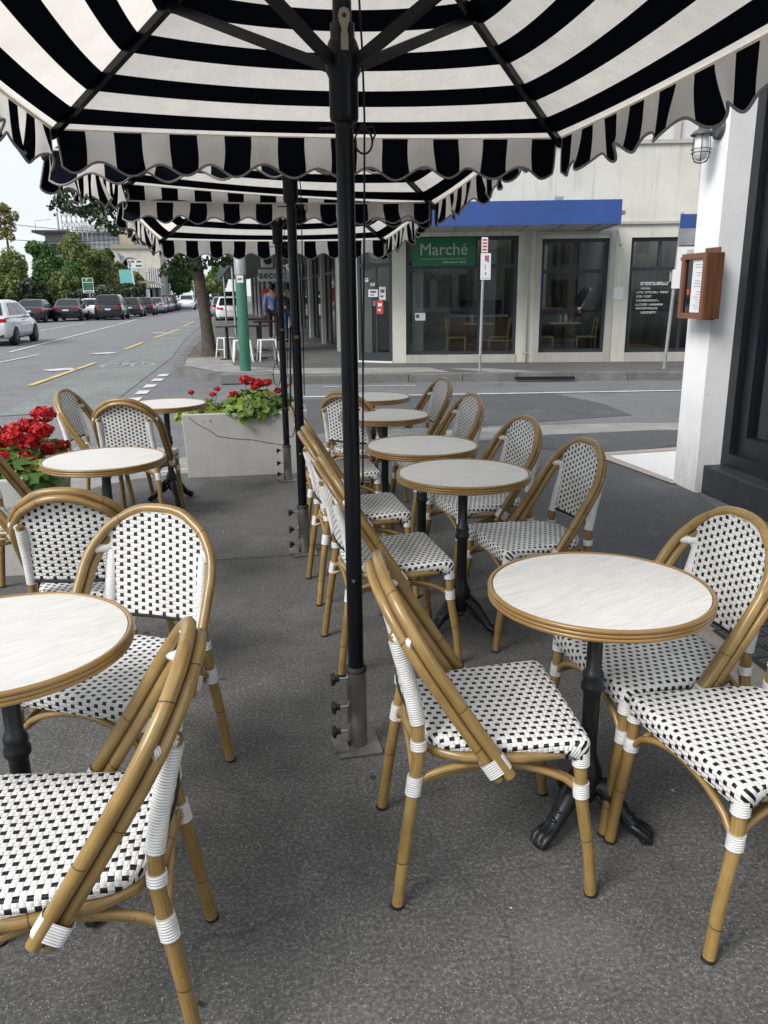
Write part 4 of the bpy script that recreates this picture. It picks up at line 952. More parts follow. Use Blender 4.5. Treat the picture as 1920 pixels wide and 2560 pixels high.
# ------------------------------------------------------------------ striped umbrellas
A = 1.01
BND = [0.0, 0.028, 0.098, 0.172, 0.243, 0.325, 0.392, 0.468, 0.538, 0.618, 0.688, 0.765, 0.835, 0.915, 0.985, A]   # inset of stripe borders; even gaps white
SL = 0.585
def make_umbrella():
    root = empty('striped_umbrella', 'x', 'umbrella', group='black and white striped cafe umbrellas')
    ze = 0.0                                   # canopy edge height, set by the parts' z below
    Z = 2.138
    can = MB()
    for k in range(4):
        Mx = Matrix.Rotation(k*math.pi/2, 4, 'Z'); rd = random.Random(k)
        rows = []
        for i in range(len(BND)-1):
            rows += [(BND[i]+(BND[i+1]-BND[i])*j/2, i) for j in range(2)]
        rows.append((BND[-1]-0.003, len(BND)-2))
        nu = 24
        def P(u, r_):
            h = rows[r_][0]; wd = A-h; x = (u*2-1)*wd; t = h/A
            sag = 0.085*(1-(u*2-1)**2)*(t**0.7)*(1-t)*1.3+0.012*(1-(u*2-1)**2)*(1-t)
            return Mx @ Vector((x, A-h, Z+SL*h-sag))
        vs = [P(i/nu, r_) for r_ in range(len(rows)) for i in range(nu+1)]
        for r_ in range(len(rows)-1):
            mt = 0 if rows[r_][1] % 2 == 0 else 1
            fs = [(r_*(nu+1)+i, r_*(nu+1)+i+1, (r_+1)*(nu+1)+i+1, (r_+1)*(nu+1)+i) for i in range(nu)]
            can.add(vs, fs, None, True, mt)
    cn = can.build('canopy', [M['fwhite'], M['fblack']], root)
    # valances
    for k in range(4):
        Mx = Matrix.Rotation(k*math.pi/2, 4, 'Z'); rd = random.Random(k+40); ph = [rd.uniform(0, 6.28) for _ in range(6)]
        NS = 19; wd = 2*(A-0.012)/NS; nc = NS*6; nr = 6
        def VP(u, v):
            x = (u*2-1)*(A-0.012); sidx = u*NS
            dep = (0.131 if k != 2 else 0.112)+0.022*math.cos(2*math.pi*(sidx-0.5)/2)
            rip = (0.014*math.sin(sidx*1.9+ph[0])+0.012*math.sin(sidx*0.83+ph[1])+0.006*math.sin(sidx*4.1+ph[2]))
            z = Z-0.012*(1-(u*2-1)**2)-dep*v
            lean = 0.018*math.sin(sidx*0.45+ph[3])*v*v
            return Vector((x+0.006*math.sin(sidx*1.3+v*3+ph[4])*v+lean*0.3, A+0.008+rip*(v**1.2)*1.5+lean*0.5+(0.05*v*v if k == 2 else 0), z))
        q = MB(); q.grid(VP, nc, nr, None, True, lambda i, j: 1 if (i//6) % 2 == 0 else 0); q.xf(Mx); va = q.build('valance', [M['vwhite'], M['fblack']], root)
        q = MB(); q.tube([VP(i/nc, 1.0) for i in range(nc+1)], 0.0048, 6); q.tube([VP(0, j/6) for j in range(7)], 0.004, 5); q.tube([VP(1, j/6) for j in range(7)], 0.004, 5); q.xf(Mx); q.build('piping', M['piping'], va)
        q = MB(); q.tube([Mx @ Vector(((i/8*2-1)*(A-0.01), A+0.002, Z+0.004-0.012*(1-(i/4-1)**2))) for i in range(9)], 0.007, 6); q.build('hem', M['vwhite'], va)
    # pole
    q = MB(); q.lathe([(0.0262, 0.10), (0.0262, 2.78)], seg=20); q.build('pole', M['navy'], root)
    q = MB(); q.lathe([(0.0295, 0.012), (0.034, 0.014), (0.034, 0.288)], seg=24); sl_ = q.build('base_sleeve', M['steel'], root)
    q = MB(); q.lathe([(0.0355, 0.288), (0.0355, 0.302), (0.027, 0.306)], seg=24, caps=False); q.build('collar', M['rubber'], sl_)
    for z in (0.262, 0.155, 0.062):
        q = MB(); q.tube([(-0.033, 0, z), (-0.06, 0, z)], 0.005, 8, mat=1); q.tube([(-0.058, 0, z), (-0.075, 0, z)], [0.010, 0.012], 10); 
        for t in range(3):
            a = t*2.094+0.4; q.tube([(-0.078, 0, z), (-0.080, math.cos(a)*0.022, z+math.sin(a)*0.022)], [0.010, 0.007], 8)
        q.ball((-0.079, 0, z), (0.009, 0.014, 0.014)); q.build('clamp_knob', [M['rubber'], M['steel']], sl_)
    q = MB(); q.box((0, 0, 0.007), (0.15, 0.15, 0.010), 0.06); pb = q.build('base_plate', M['plate'], root, bevel=0.002)
    q = MB(); q.box((-0.062, -0.004, 0.016), (0.05, 0.10, 0.006), 0.06); q.build('lug', M['plate'], pb)
    # sliding hub and struts
    q = MB(); q.lathe([(0.028, 1.985), (0.038, 1.99), (0.041, 2.0), (0.041, 2.10), (0.048, 2.115), (0.050, 2.13), (0.05, 2.16), (0.04, 2.19), (0.034, 2.20), (0.034, 2.235), (0.027, 2.24)], seg=20); q.build('hub', M['navy'], root)
    q = MB(); q.lathe([(0.05, 2.62), (0.055, 2.63), (0.055, 2.69), (0.03, 2.72)], seg=18); q.build('crown_hub', M['navy'], root)
    for k in range(4):
        d = Vector((1 if k in (0, 3) else -1, 1 if k in (0, 1) else -1, 0)); n = Vector((-d.y, d.x, 0)).normalized()
        def bar(q, a, b, wd, th):
            a, b = Vector(a), Vector(b); t = (b-a).normalized(); up = n.cross(t).normalized()
            vs = []
            for p_ in (a, b):
                for su, sv in ((-1, -1), (1, -1), (1, 1), (-1, 1)): vs.append(p_+n*su*wd/2+up*sv*th/2)
            q.add(vs, [(3, 2, 1, 0), (4, 5, 6, 7), (0, 1, 5, 4), (1, 2, 6, 5), (2, 3, 7, 6), (3, 0, 4, 7)])
        q = MB(); bar(q, d*0.03+Vector((0, 0, Z+SL*(A-0.03)-0.022)), d*(A+0.004)+Vector((0, 0, Z-0.018)), 0.022, 0.030); rb_ = q.build('rib', M['navy'], root)
        q = MB(); e = d*0.49; bar(q, d*0.034+Vector((0, 0, 2.135)), e+Vector((0, 0, Z+SL*(A-0.49)-0.035)), 0.018, 0.030)
        q.box(e+Vector((0, 0, Z+SL*(A-0.49)-0.030)), (0.03, 0.03, 0.03), math.pi/4); q.build('strut', M['navy'], rb_)
        q = MB(); q.ball(d*(A+0.006)+Vector((0, 0, Z-0.02)), 0.017); q.build('rib_cap', M['rubber'], rb_)
    # rope, pulley tag, locking pin
    q = MB(); q.tube([(0.052, -0.01, 2.62), (0.045, -0.02, 2.3), (0.052, -0.02, 2.16), (0.055, -0.02, 2.0), (0.05, -0.015, 1.7), (0.040, -0.01, 1.3), (0.034, -0.005, 0.95)], 0.0032, 6)
    lp_ = [(0.052+0.024*math.sin(t)*(1.0 if math.sin(t) > 0 else 1.1), -0.024, 1.935-0.032*math.cos(t)) for t in [i*math.pi/8 for i in range(16)]]
    q.tube(lp_, 0.0032, 6, closed=True); q.ball((0.05, -0.022, 1.972), 0.010, 8, 6)
    q.tube([(0.05, -0.02, 1.972), (0.08, -0.02, 1.975), (0.085, -0.02, 1.955), (0.078, -0.02, 1.94)], 0.003, 6); q.build('rope', M['rope'], root)
    q = MB(); q.tube([(-0.072, -0.02, 1.968), (-0.02, -0.02, 1.970), (0.03, -0.02, 1.972)], 0.0035, 6); q.build('locking_pin', M['rope'], root)
    q = MB()
    pr = [(0, 0.0), (0.010, 0.0), (0.010, 0.035), (0.007, 0.05), (0.014, 0.07), (0.016, 0.085), (0.012, 0.098), (0, 0.103)]
    out_ = [(x, z) for x, z in pr]+[(-x, z) for x, z in reversed(pr[1:-1])]
    y = -0.0535
    q.add([Vector((x, y, 2.158+z)) for x, z in out_]+[Vector((x, y+0.004, 2.158+z)) for x, z in out_], [tuple(range(len(out_))), tuple(reversed(range(len(out_), 2*len(out_))))]+[(i, (i+1) % len(out_), len(out_)+(i+1) % len(out_), len(out_)+i) for i in range(len(out_))])
    pt = q.build('pull_tab', M['tagbeige'], root)
    q = MB(); q.tube([(0, y-0.001, 2.241), (0, y+0.0005, 2.241)], 0.006, 12); q.build('eyelet', M['rubber'], pt)
    q = MB(); q.tube([(-0.0262, -0.002, 0.62), (-0.0275, -0.002, 0.62)], 0.006, 8); q.xf(Matrix.Rotation(R_(75), 4, 'Z')); q.build('screw', M['steel'], root)
    return root
um0 = make_umbrella()
U_ = [(0.262, 2.44, 0.0, 0, 0, 'nearest striped umbrella, black and cream canopy spread overhead, thick pole at centre'),
      (0.195, 4.62, 0.012, 0.5, 0.0, 'middle striped umbrella, second of three, its scalloped edge seen below the nearest canopy'),
      (0.165, 6.61, -0.085, -3.0, 0.0, 'farthest striped umbrella, small, its pole standing in front of the concrete planter')]
for i, (x, y, dz, tx, ty, lb) in enumerate(U_):
    o = um0 if i == 0 else dup(um0)
    o.location = (x, y, 0); o['label'] = lb
    if i:
        for ch in o.children:
            kn = ch.name.split('.')[0]
            if kn in ('canopy', 'valance', 'hub', 'crown_hub', 'rib', 'rope', 'locking_pin', 'pull_tab'): ch.location.z = dz
            if kn in ('canopy', 'valance', 'rib'):
                Rm = Matrix.Rotation(R_(ty), 3, 'Y') @ Matrix.Rotation(R_(tx), 3, 'X'); pv = Vector((0, 0, 2.2))
                ch.rotation_euler = Rm.to_euler(); ch.location = pv-Rm @ pv+Vector((0, 0, dz))
            if ch.name.startswith('pole'): ch.scale.z = (2.78+dz)/2.78
        if i == 1:      # this canopy hangs slightly twisted
            def twist(q):
                if q.type == 'MESH':
                    q.data = q.data.copy()
                    for v in q.data.vertices: v.co.z -= 0.055*v.co.x*v.co.y
                for c in q.children: twist(c)
            for ch in o.children:
                if ch.name.split('.')[0] in ('canopy', 'valance', 'rib'): twist(ch)
        # hook and coiled cord on the poles further back
        q = MB(); z = 0.90 if i == 1 else 0.98
        q.tube([(-0.03, -0.01, 1.35), (-0.045, -0.012, z+0.1), (-0.05, -0.012, z)], 0.006, 6)
        q.tube([(-0.055+0.03*math.sin(t*math.pi/8), -0.014, z-0.09+0.09*math.cos(t*math.pi/8)) for t in range(16)], 0.003, 5, closed=True)
        q.build('cord_loop', M['rope'], o)
        q = MB(); q.box((0.0, -0.0275, 1.29 if i == 1 else 1.25), (0.026, 0.003, 0.018)); q.build('label_tag', simple('brown tag', (0.22, 0.13, 0.06), 0.6), o)
# ------------------------------------------------------------------ street facade beyond the corner
def street_shop(name, label, p0, p1, hgt, wallm, kind, seed):
    rd = random.Random(seed); d = Vector((p1[0]-p0[0], p1[1]-p0[1])); L = d.length; a = math.atan2(d.y, d.x)
    root = empty(name, label, 'shop', (p0[0], p0[1], 0), a)
    q = MB(); n = max(1, int(round(L/4.0))); pw = 0.22 if kind != 'dark' else 0.12
    for i in range(n+1):
        x = i*L/n; q.bx(max(0, x-pw), min(L, x+pw), -0.3, 0.0, 0.1, 2.75)
    q.bx(0, L, -0.3, 0, 2.75, hgt); q.bx(0, L, -6, -0.3, hgt-0.2, hgt-0.05); q.bx(0, L, -6.2, -6, 0.1, hgt)
    q.bx(-0.0, L, -0.02, 0.06, hgt-0.12, hgt); q.build('wall', wallm, root)
    for i in range(n):
        x0 = i*L/n+pw; x1 = (i+1)*L/n-pw
        f = MB(); f.bx(x0, x1, -0.18, -0.1, 0.12, 0.35 if kind != 'dark' else 0.2); f.bx(x0, x1, -0.18, -0.1, 2.65, 2.75)
        k = 3
        for j in range(k+1):
            xx = x0+(x1-x0)*j/k; f.bx(max(x0, xx-0.03), min(x1, xx+0.03), -0.17, -0.11, 0.2, 2.65)
        f.bx(x0, x1, -0.16, -0.115, 2.05, 2.12); w_ = f.build('window', M['frame'], root)
        g = MB(); g.bx(x0, x1, -0.15, -0.14, 0.2, 2.65); g.build('pane', M['darkglass'] if kind == 'dark' or i % 2 else M['carglass'], w_)
    return root
street_shop('side_shopfront', 'narrow cream pillared shopfront next to the dark corner door', (2.03, 17.10), (1.93, 20.6), 4.2, M['facade'], 'dark', 1)
street_shop('side_shopfront', 'dark shopfront under the street verandah beside the two walkers', (1.92, 20.65), (1.62, 27.0), 5.2, M['trim'], 'dark', 2)
street_shop('side_shopfront', 'grey shopfront behind the hanging street sign', (1.61, 27.05), (1.2, 36.0), 5.6, M['offwhite'], 'light', 3)
street_shop('side_shopfront', 'farthest shopfront down the street past the hanging sign', (1.19, 36.05), (-0.6, 62.0), 5.2, M['offwhite'], 'light', 4)
va = empty('verandah', 'dark street verandah roof above the far footpath', 'verandah', (1.9, 20.8, 0), math.atan2(41, -2.6))
q = MB(); q.bx(0, 41, 0.05, 2.25, 2.82, 2.98); q.build('roof', M['galv'], va)
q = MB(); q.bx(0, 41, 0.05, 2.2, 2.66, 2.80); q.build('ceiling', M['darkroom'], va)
q = MB(); q.bx(-0.05, 0.0, 0.05, 2.3, 2.60, 2.96); q.bx(0, 41, 2.25, 2.30, 2.55, 3.05); q.build('fascia', M['frame'], va)
for k in (1, 3):
    q = MB(); q.tube([(3+k*7, 2.2, 0.1), (3+k*7, 2.2, 2.66)], 0.045, 8); q.build('post', M['galv'], va)
# hanging sign and air conditioner
hs = empty('hanging_sign', 'white hanging sign with black lettering under the verandah', 'sign', (0.42, 28.0, 2.16), 0)
q = MB(); q.bx(-0.42, 0.55, -0.05, 0.05, -0.19, 0.19); q.build('board', M['poster'], hs, bevel=0.01)
t = text_mb('aecok', 0.34, 0.004, True, 1.05); t.xf(Matrix.Translation((0.02, -0.055, 0.0)) @ Matrix.Rotation(R_(90), 4, 'X')); t.build('lettering', M['ink'], hs)
q = MB(); q.tube([(-0.3, 0, 0.19), (-0.3, 0, 0.52)], 0.012, 6); q.tube([(0.4, 0, 0.19), (0.4, 0, 0.52)], 0.012, 6); q.build('hanger', M['galv'], hs)
ac = empty('air_conditioner', 'pale boxy air conditioner with round fan under the verandah', 'air conditioner', (0.27, 24.0, 2.47), 0)
q = MB(); q.box((0, 0.1, 0), (0.36, 0.24, 0.36)); q.build('case', M['whitemetal'], ac, bevel=0.07)
q = MB(); q.tube([(0.02, -0.03, 0), (0.02, 0.0, 0)], [0.11, 0.12], 20); q.build('fan', M['frame'], ac)
for (x, y, z, wd, h, mt, lb) in ((0.28, 31.0, 1.5, 0.34, 0.5, 'red', 'orange red poster board by the shops under the hanging sign'), (0.75, 30.0, 1.5, 0.25, 0.5, 'lineyellow', 'yellow poster board by the shops under the hanging sign'), (0.5, 27.2, 0.6, 0.5, 0.62, 'galv', 'low grey cabinet on the footpath under the hanging sign')):
    q = MB(); q.box((0, 0, z), (wd, 0.06, h)); q.box((0, 0.02, z/2), (0.05, 0.05, z)); o = q.build('display_board', M[mt], None, (x, y, 0)); tag(o, lb, 'board')
# ------------------------------------------------------------------ poles and signs
gp_ = empty('green_pole', 'thick green painted street pole with grey collar', 'pole', (-0.33, 15.6, 0.11))
q = MB(); q.lathe([(0.103, 0.0), (0.103, 1.78), (0.10, 1.80)], seg=20); q.build('sleeve', M['polegreen'], gp_)
q = MB(); q.lathe([(0.108, 1.78), (0.108, 2.15), (0.085, 2.22), (0.085, 7.0)], seg=16); q.build('pole', M['galv'], gp_)
q = MB(); q.box((-0.01, -0.106, 1.70), (0.12, 0.006, 0.13)); st = q.build('sticker', M['poster'], gp_)
q = MB(); q.box((-0.01, -0.110, 1.70), (0.08, 0.002, 0.03)); q.build('print', simple('brown print on sticker', (0.30, 0.12, 0.04), 0.6), st)
ps = empty('parking_sign', 'white parking sign with red print on a thin steel post before the cafe window', 'sign', (3.95, 14.35, 0.11))
q = MB(); q.tube([(0, 0, 0), (0.03, 0, 2.35)], 0.026, 10); q.build('post', M['galv'], ps)
q = MB(); q.box((0.035, -0.03, 2.22), (0.115, 0.006, 0.27)); b1 = q.build('upper_plate', M['poster'], ps)
q = MB()
for k in range(4): q.box((0.035, -0.034, 2.31-k*0.055), (0.08, 0.002, 0.028))
q.box((0.035, -0.034, 2.098), (0.10, 0.002, 0.018)); q.build('print', M['red'], b1)
q = MB(); q.box((0.06, -0.03, 1.86), (0.185, 0.006, 0.45)); b2 = q.build('lower_plate', M['poster'], ps)
q = MB(); q.box((0.06, -0.034, 2.0), (0.04, 0.002, 0.09)); q.build('print', M['red'], b2)
q = MB(); q.box((0.10, -0.034, 1.99), (0.03, 0.002, 0.12)); q.box((0.05, -0.034, 1.85), (0.012, 0.002, 0.09)); q.box((0.06, -0.034, 1.74), (0.02, 0.002, 0.05)); q.box((0.06, -0.034, 1.665), (0.14, 0.002, 0.006)); q.build('print', simple('blue print', (0.12, 0.16, 0.35), 0.6), b2)
bs = empty('bus_stop_sign', 'leaning grey post with blue flag and white timetable panels beside the white building', 'sign', (7.42, 14.05, 0.11), R_(-12))
q = MB(); q.tube([(0, 0, 0), (0.10, 0, 2.75)], 0.03, 10); q.build('post', M['galv'], bs)
for nm, z0, z1, mt in (('flag', 2.48, 2.72, 'blue'), ('grey_panel', 2.2, 2.48, 'galv'), ('timetable', 1.78, 2.17, 'poster')):
    q = MB(); q.bx(0.06, 0.52, -0.045, -0.03, z0, z1); o = q.build(nm, M[mt], bs)
    if nm == 'timetable':
        r2 = MB(); r2.bx(0.22, 0.42, -0.049, -0.046, 1.95, 2.12); r2.build('map', simple('map print', (0.5, 0.45, 0.35), 0.7), o)
        r2 = MB(); r2.bx(0.12, 0.19, -0.049, -0.046, 1.93, 1.99); r2.build('red_dot', M['red'], o)
q = MB(); q.bx(0.0, 0.16, -0.045, -0.03, 1.45, 1.78); q.build('lower_panel', M['poster'], bs)
# ------------------------------------------------------------------ trees
def leaves(q, blobs, n, size, rd, flat=0.6, mat=0):
    vol = [b[1][0]*b[1][1]*b[1][2] if isinstance(b[1], tuple) else b[1]**3 for b in blobs]; tot = sum(v**0.75 for v in vol)
    for (c, r), v in zip(blobs, vol):
        r = r if isinstance(r, tuple) else (r, r, r)
        for _ in range(max(20, int(n*v**0.75/tot))):
            d = Vector((rd.gauss(0, 1), rd.gauss(0, 1), rd.gauss(0, 1))).normalized()
            k = (0.55+0.45*rd.random()**0.6)*(0.82+0.36*noise.noise(Vector((d.x*1.9+c[0], d.y*1.9+c[1], d.z*1.9+c[2]))))
            p_ = Vector(c)+Vector((d.x*r[0], d.y*r[1], d.z*r[2]))*k
            nr = (d*0.7+Vector((rd.uniform(-1, 1), rd.uniform(-1, 1), rd.uniform(-0.4, 1)))).normalized(); a = nr.orthogonal().normalized(); b = nr.cross(a)
            an = rd.random()*6.28; a, b = a*math.cos(an)+b*math.sin(an), b*math.cos(an)-a*math.sin(an)
            s_ = size*rd.uniform(0.6, 1.35)
            q.add([p_-a*s_, p_-b*s_*flat, p_+a*s_, p_+b*s_*flat], [(0, 1, 2, 3)], None, False, mat)
def tree(name, label, loc, blobs, n, size, lm, trunk, group, seed, branches=6):
    rd = random.Random(seed); root = empty(name, label, 'tree', loc, 0, group)
    q = MB(); q.tube(trunk[0], trunk[1], 12)
    top = Vector(trunk[0][-1]); base = Vector(trunk[0][len(trunk[0])//2])
    for i in range(min(branches, len(blobs))):
        c = Vector(blobs[i][0]); m_ = top.lerp(c, 0.5)+Vector((0, 0, 0.15)); q.tube([top-Vector((0, 0, 0.15)), m_, c], [trunk[1][-1]*0.75, trunk[1][-1]*0.5, trunk[1][-1]*0.15], 7)
    q.build('trunk', M['bark'], root)
    q = MB(); leaves(q, blobs, n, size, rd); q.build('crown', lm, root); return root
dark = leaf_mat('dark street tree leaves', (0.008, 0.022, 0.006), (0.045, 0.085, 0.022), 0.15)
tr = tree('street_tree', 'dark green street tree with a thick bare trunk on the far corner', (-1.22, 19.6, 0.11),
     [((-0.3, 0, 4.6), (2.0, 2.0, 1.4)), ((-1.9, -0.3, 4.2), (1.3, 1.3, 0.9)), ((-2.6, 0.1, 3.55), (0.9, 0.9, 0.55)), ((-1.8, -0.3, 3.1), (0.8, 0.7, 0.45)), ((-1.2, -0.2, 2.8), (0.5, 0.5, 0.35)), ((-0.3, -0.1, 2.12), (0.55, 0.4, 0.28)), ((0.4, -0.1, 2.22), (0.45, 0.35, 0.22)), ((-0.78, 0, 2.0), (0.3, 0.3, 0.3)), ((1.3, 0.3, 4.2), (1.3, 1.3, 1.1)), ((-0.2, -0.2, 2.75), (0.75, 0.6, 0.42)), ((0.6, 0, 2.72), (0.55, 0.5, 0.32)), ((-0.6, 0.2, 2.5), (0.32, 0.3, 0.3)), ((0.3, 0.1, 2.35), (0.25, 0.25, 0.2)), ((-1.0, 0.1, 3.0), (0.6, 0.5, 0.4))],
     15000, 0.06, dark, ([(0.0, 0, -0.02), (-0.02, 0, 0.15), (-0.04, 0, 0.6), (-0.08, 0, 1.2), (-0.16, 0, 1.9), (-0.22, 0, 2.4), (-0.25, 0, 3.0)], [0.27, 0.18, 0.14, 0.132, 0.135, 0.155, 0.11]), 'trees of the street', 5, 7)
q = MB(); rd = random.Random(2); q.lathe([(0.0, 0.02), (0.2, 0.03), (0.5, 0.012), (0.55, 0.0)], (0, 0, 0), 20); o = q.build('leaf_litter', simple('dry leaf litter', (0.16, 0.11, 0.06), 0.9, var=0.5, vs=12)); o.location = (-1.2, 19.6, 0.12); o.scale = (1.3, 0.6, 1); tag(o, kind='stuff', label='dry leaf litter around the base of the street tree')
def X(px, Y): return (-17.4+0.0302*px)*Y/60
def Zt(py, Y): return 1.52+0.000515*(637-py)*Y
olive = leaf_mat('olive leaves', (0.075, 0.11, 0.026), (0.28, 0.34, 0.10), 0.35)
mid = leaf_mat('mid green leaves', (0.03, 0.085, 0.018), (0.13, 0.27, 0.065), 0.35)
brown = leaf_mat('brown olive leaves', (0.075, 0.085, 0.026), (0.25, 0.27, 0.09), 0.35)
yel = leaf_mat('yellowish leaves', (0.12, 0.12, 0.03), (0.32, 0.29, 0.10), 0.25)
deep = leaf_mat('shaded hedge leaves', (0.010, 0.025, 0.008), (0.05, 0.075, 0.022), 0.1)
TR = [  # px centre, px half width, top py, base py, distance, leaf material, label
 (20, 50, 524, 662, 66, olive, 'broad olive green tree behind the white hatchback at the left edge'),
 (95, 44, 506, 664, 72, mid, 'dark green bushy tree behind the charcoal sedans'),
 (60, 34, 590, 660, 63, deep, 'low dark shrub tree behind the charcoal sedan'),
 (165, 52, 488, 662, 80, olive, 'tallest olive tree behind the green parking sign'),
 (128, 40, 575, 660, 68, olive, 'rounded olive tree between the two dark green ones'),
 (5, 40, 560, 655, 70, mid, 'green tree at the very left edge behind the white hatchback'),
 (150, 36, 555, 655, 70, mid, 'bright mid green tree just left of the green parking sign'),
 (212, 46, 526, 662, 82, brown, 'brownish olive tree right of the green parking sign'),
 (250, 40, 556, 662, 86, brown, 'lower brownish tree behind the row of dark cars'),
 (200, 60, 612, 668, 66, deep, 'long dark hedge tree behind the row of parked cars'),
 (100, 70, 622, 668, 72, deep, 'dark hedge behind the charcoal sedans'),
 (290, 34, 582, 655, 92, brown, 'brown green tree left of the teal banner'),
 (285, 30, 610, 660, 78, deep, 'dark shrub left of the tram shelter'),
 (238, 12, 528, 590, 100, mid, 'small dark conifer before the patterned building'),
 (345, 28, 556, 610, 118, olive, 'round tree left of the street tree trunk, beyond the tram shelter'),
 (395, 40, 545, 640, 110, mid, 'leafy tree behind the street tree trunk'),
 (482, 30, 566, 632, 120, mid, 'distant green tree right of the street tree trunk'),
 (455, 40, 590, 640, 105, olive, 'distant roadside tree behind the street tree trunk'),
 (20, 30, 428, 520, 95, yel, 'tall thin yellowish tree at the left edge of the sky'),
]
for i, (px, hwp, top, base, Y, lm, lb) in enumerate(TR):
    rd = random.Random(100+i); cx = X(px, Y); r = hwp*0.0302*Y/60; zt = Zt(top, Y); zb = max(0.5, Zt(base, Y)); hh = (zt-zb)
    bl = [((0, 0, zb+hh*0.5), (r*0.85, r*0.8, hh*0.5))]
    for k in range(9):
        a = rd.random()*6.28; rr = r*rd.uniform(0.35, 0.85); z = zb+hh*rd.uniform(0.12, 0.85)
        f_ = rd.uniform(0.28, 0.45); bl.append(((rr*math.cos(a), rr*math.sin(a)*0.8, z), (r*f_, r*f_, min(hh*0.3, r*f_))))
    nl = 9000 if lm is not yel else 1300
    tree('roadside_tree', lb, (cx, Y, 0.05), bl, nl, 0.13*(Y/70), lm, ([(0, 0, 0), (0.05, 0, zb*0.5+0.3), (0.1, 0, zb+hh*0.4)], [0.22, 0.17, 0.09]), 'trees across the road', 200+i)
# ------------------------------------------------------------------ far buildings
def block(name, label, px0, px1, pytop, Y, depth, wallm, base=0.0):
    x0, x1 = X(px0, Y), X(px1, Y); root = empty(name, label, 'building', ((x0+x1)/2, Y, 0)); w_ = x1-x0; h = Zt(pytop, Y)
    q = MB(); q.bx(-w_/2, w_/2, 0, depth, base, h); q.build('wall', wallm, root); return root, w_, h
def latt():
    n = NT('patterned cladding'); co = n.coord(); v = n.mapv(co, (1, 1, 1), (0, R_(45), 0)); c = n.n('ShaderNodeTexChecker'); n.set(c.inputs[0], v); c.inputs[3].default_value = 2.2; n.set(c.inputs[1], (0.20, 0.23, 0.27)); n.set(c.inputs[2], (0.38, 0.42, 0.46)); n.pbr(c.outputs[0], 0.6); return n.m
r_, w_, h = block('gallery_building', 'long pale building with patterned grey blue upper storey and silver roof', 178, 338, 499, 118, 20, latt(), 0)
q = MB(); q.bx(-w_/2-0.4, w_/2+0.4, -0.6, 20.5, h, h+0.7); q.bx(-w_/2, w_/2, 1.5, 18, h+0.7, h+1.1); q.build('roof', simple('silver roofing', (0.5, 0.5, 0.49), 0.5), r_)
q = MB(); q.bx(w_/2-4.2, w_/2-2.4, -0.8, 0, 3, h-0.3); q.build('panel', simple('beige panel', (0.5, 0.43, 0.32), 0.8), r_)
r_, w_, h = block('cream_building', 'cream rendered building with arched window and mural', 246, 352, 524, 106, 10, simple('cream far wall', (0.55, 0.51, 0.44), 0.85, var=0.15, vs=1), 0)
q = MB(); q.bx(-w_/2-0.1, w_/2+0.1, -0.25, 0, h-0.5, h); q.build('cornice', M['tagbeige'], r_)
q = MB(); q.bx(-w_/2, w_/2, -0.2, 0, h*0.42, h*0.46); q.build('string_course', M['tagbeige'], r_)
q = MB(); q.add([(w_/2-3.6+0.9*math.cos(t), -0.06, h*0.66+1.0*math.sin(t)) for t in [math.pi*k/14 for k in range(15)]]+[(w_/2-4.5, -0.06, h*0.55), (w_/2-2.7, -0.06, h*0.55)], [tuple(range(16, -1, -1))]); wn = q.build('arched_window', simple('blue glass', (0.42, 0.50, 0.56), 0.3), r_)
q = MB(); q.tube([(w_/2-3.6+1.0*math.cos(t), -0.08, h*0.66+1.1*math.sin(t)) for t in [math.pi*k/14 for k in range(15)]], 0.12, 6); q.build('frame', M['tagbeige'], wn)
q = MB(); q.add([(-w_/2+0.6, -0.06, h*0.88), (-w_/2+1.3, -0.06, h*0.6), (-w_/2+2.4, -0.06, h*0.45), (-w_/2+3.4, -0.06, h*0.4), (-w_/2+2.2, -0.06, h*0.62), (-w_/2+1.5, -0.06, h*0.8)], [(0, 1, 2, 3, 4, 5)]); q.build('mural', simple('blue mural paint', (0.13, 0.20, 0.30), 0.8), r_)
r_, w_, h = block('grey_tower', 'grey concrete tower with lattice frame on its roof', 103, 152, 500, 112, 8, simple('grey far wall', (0.22, 0.20, 0.20), 0.85, var=0.2), 0)
q = MB(); q.bx(-w_/2-1.3, w_/2+0.2, -1, 8, h, h+0.3); q.build('roof', M['frame'], r_)
q = MB(); q.bx(-w_/2+0.5, w_/2-0.5, -0.05, 0, h-2.6, h-1.3); q.build('window', M['darkglass'], r_)
q = MB()
for i in range(6):
    x = w_/2-0.5+i*0.6; q.tube([(x, 0, h-1), (x, 0, h+3.0)], 0.06, 5); q.tube([(x, 3, h-1), (x, 3, h+3.0)], 0.06, 5)
    if i < 5: q.tube([(x, 0, h+0.4), (x+0.6, 0, h+1.6)], 0.05, 5); q.tube([(x+0.6, 0, h+0.4), (x, 0, h+1.6)], 0.05, 5); q.tube([(x, 0, h+1.8), (x+0.6, 0, h+2.9)], 0.05, 5); q.tube([(x+0.6, 0, h+1.8), (x, 0, h+2.9)], 0.05, 5)
q.bx(w_/2-0.7, w_/2+2.7, -0.2, 3.2, h+3.0, h+3.2); q.tube([(w_/2+2.0, 1, h+3), (w_/2+2.0, 1, h+5.4)], 0.05, 5); q.tube([(w_/2+1.6, 1, h+4.6), (w_/2+2.5, 1, h+4.9)], 0.04, 5); q.tube([(-w_/2+1.8, 0, h), (-w_/2+1.8, 0, h+2.4)], 0.12, 5)
q.tube([(-w_/2-1.0, 0, h), (-w_/2-1.0, 0, h+1.5), (-w_/2+1.0, 0, h+1.7)], 0.05, 5); q.build('lattice', M['galv'], r_)
r_, w_, h = block('grey_building', 'pale grey building with tall columns beside the street tree', 322, 352, 575, 100, 8, M['galv'], 0)
q = MB()
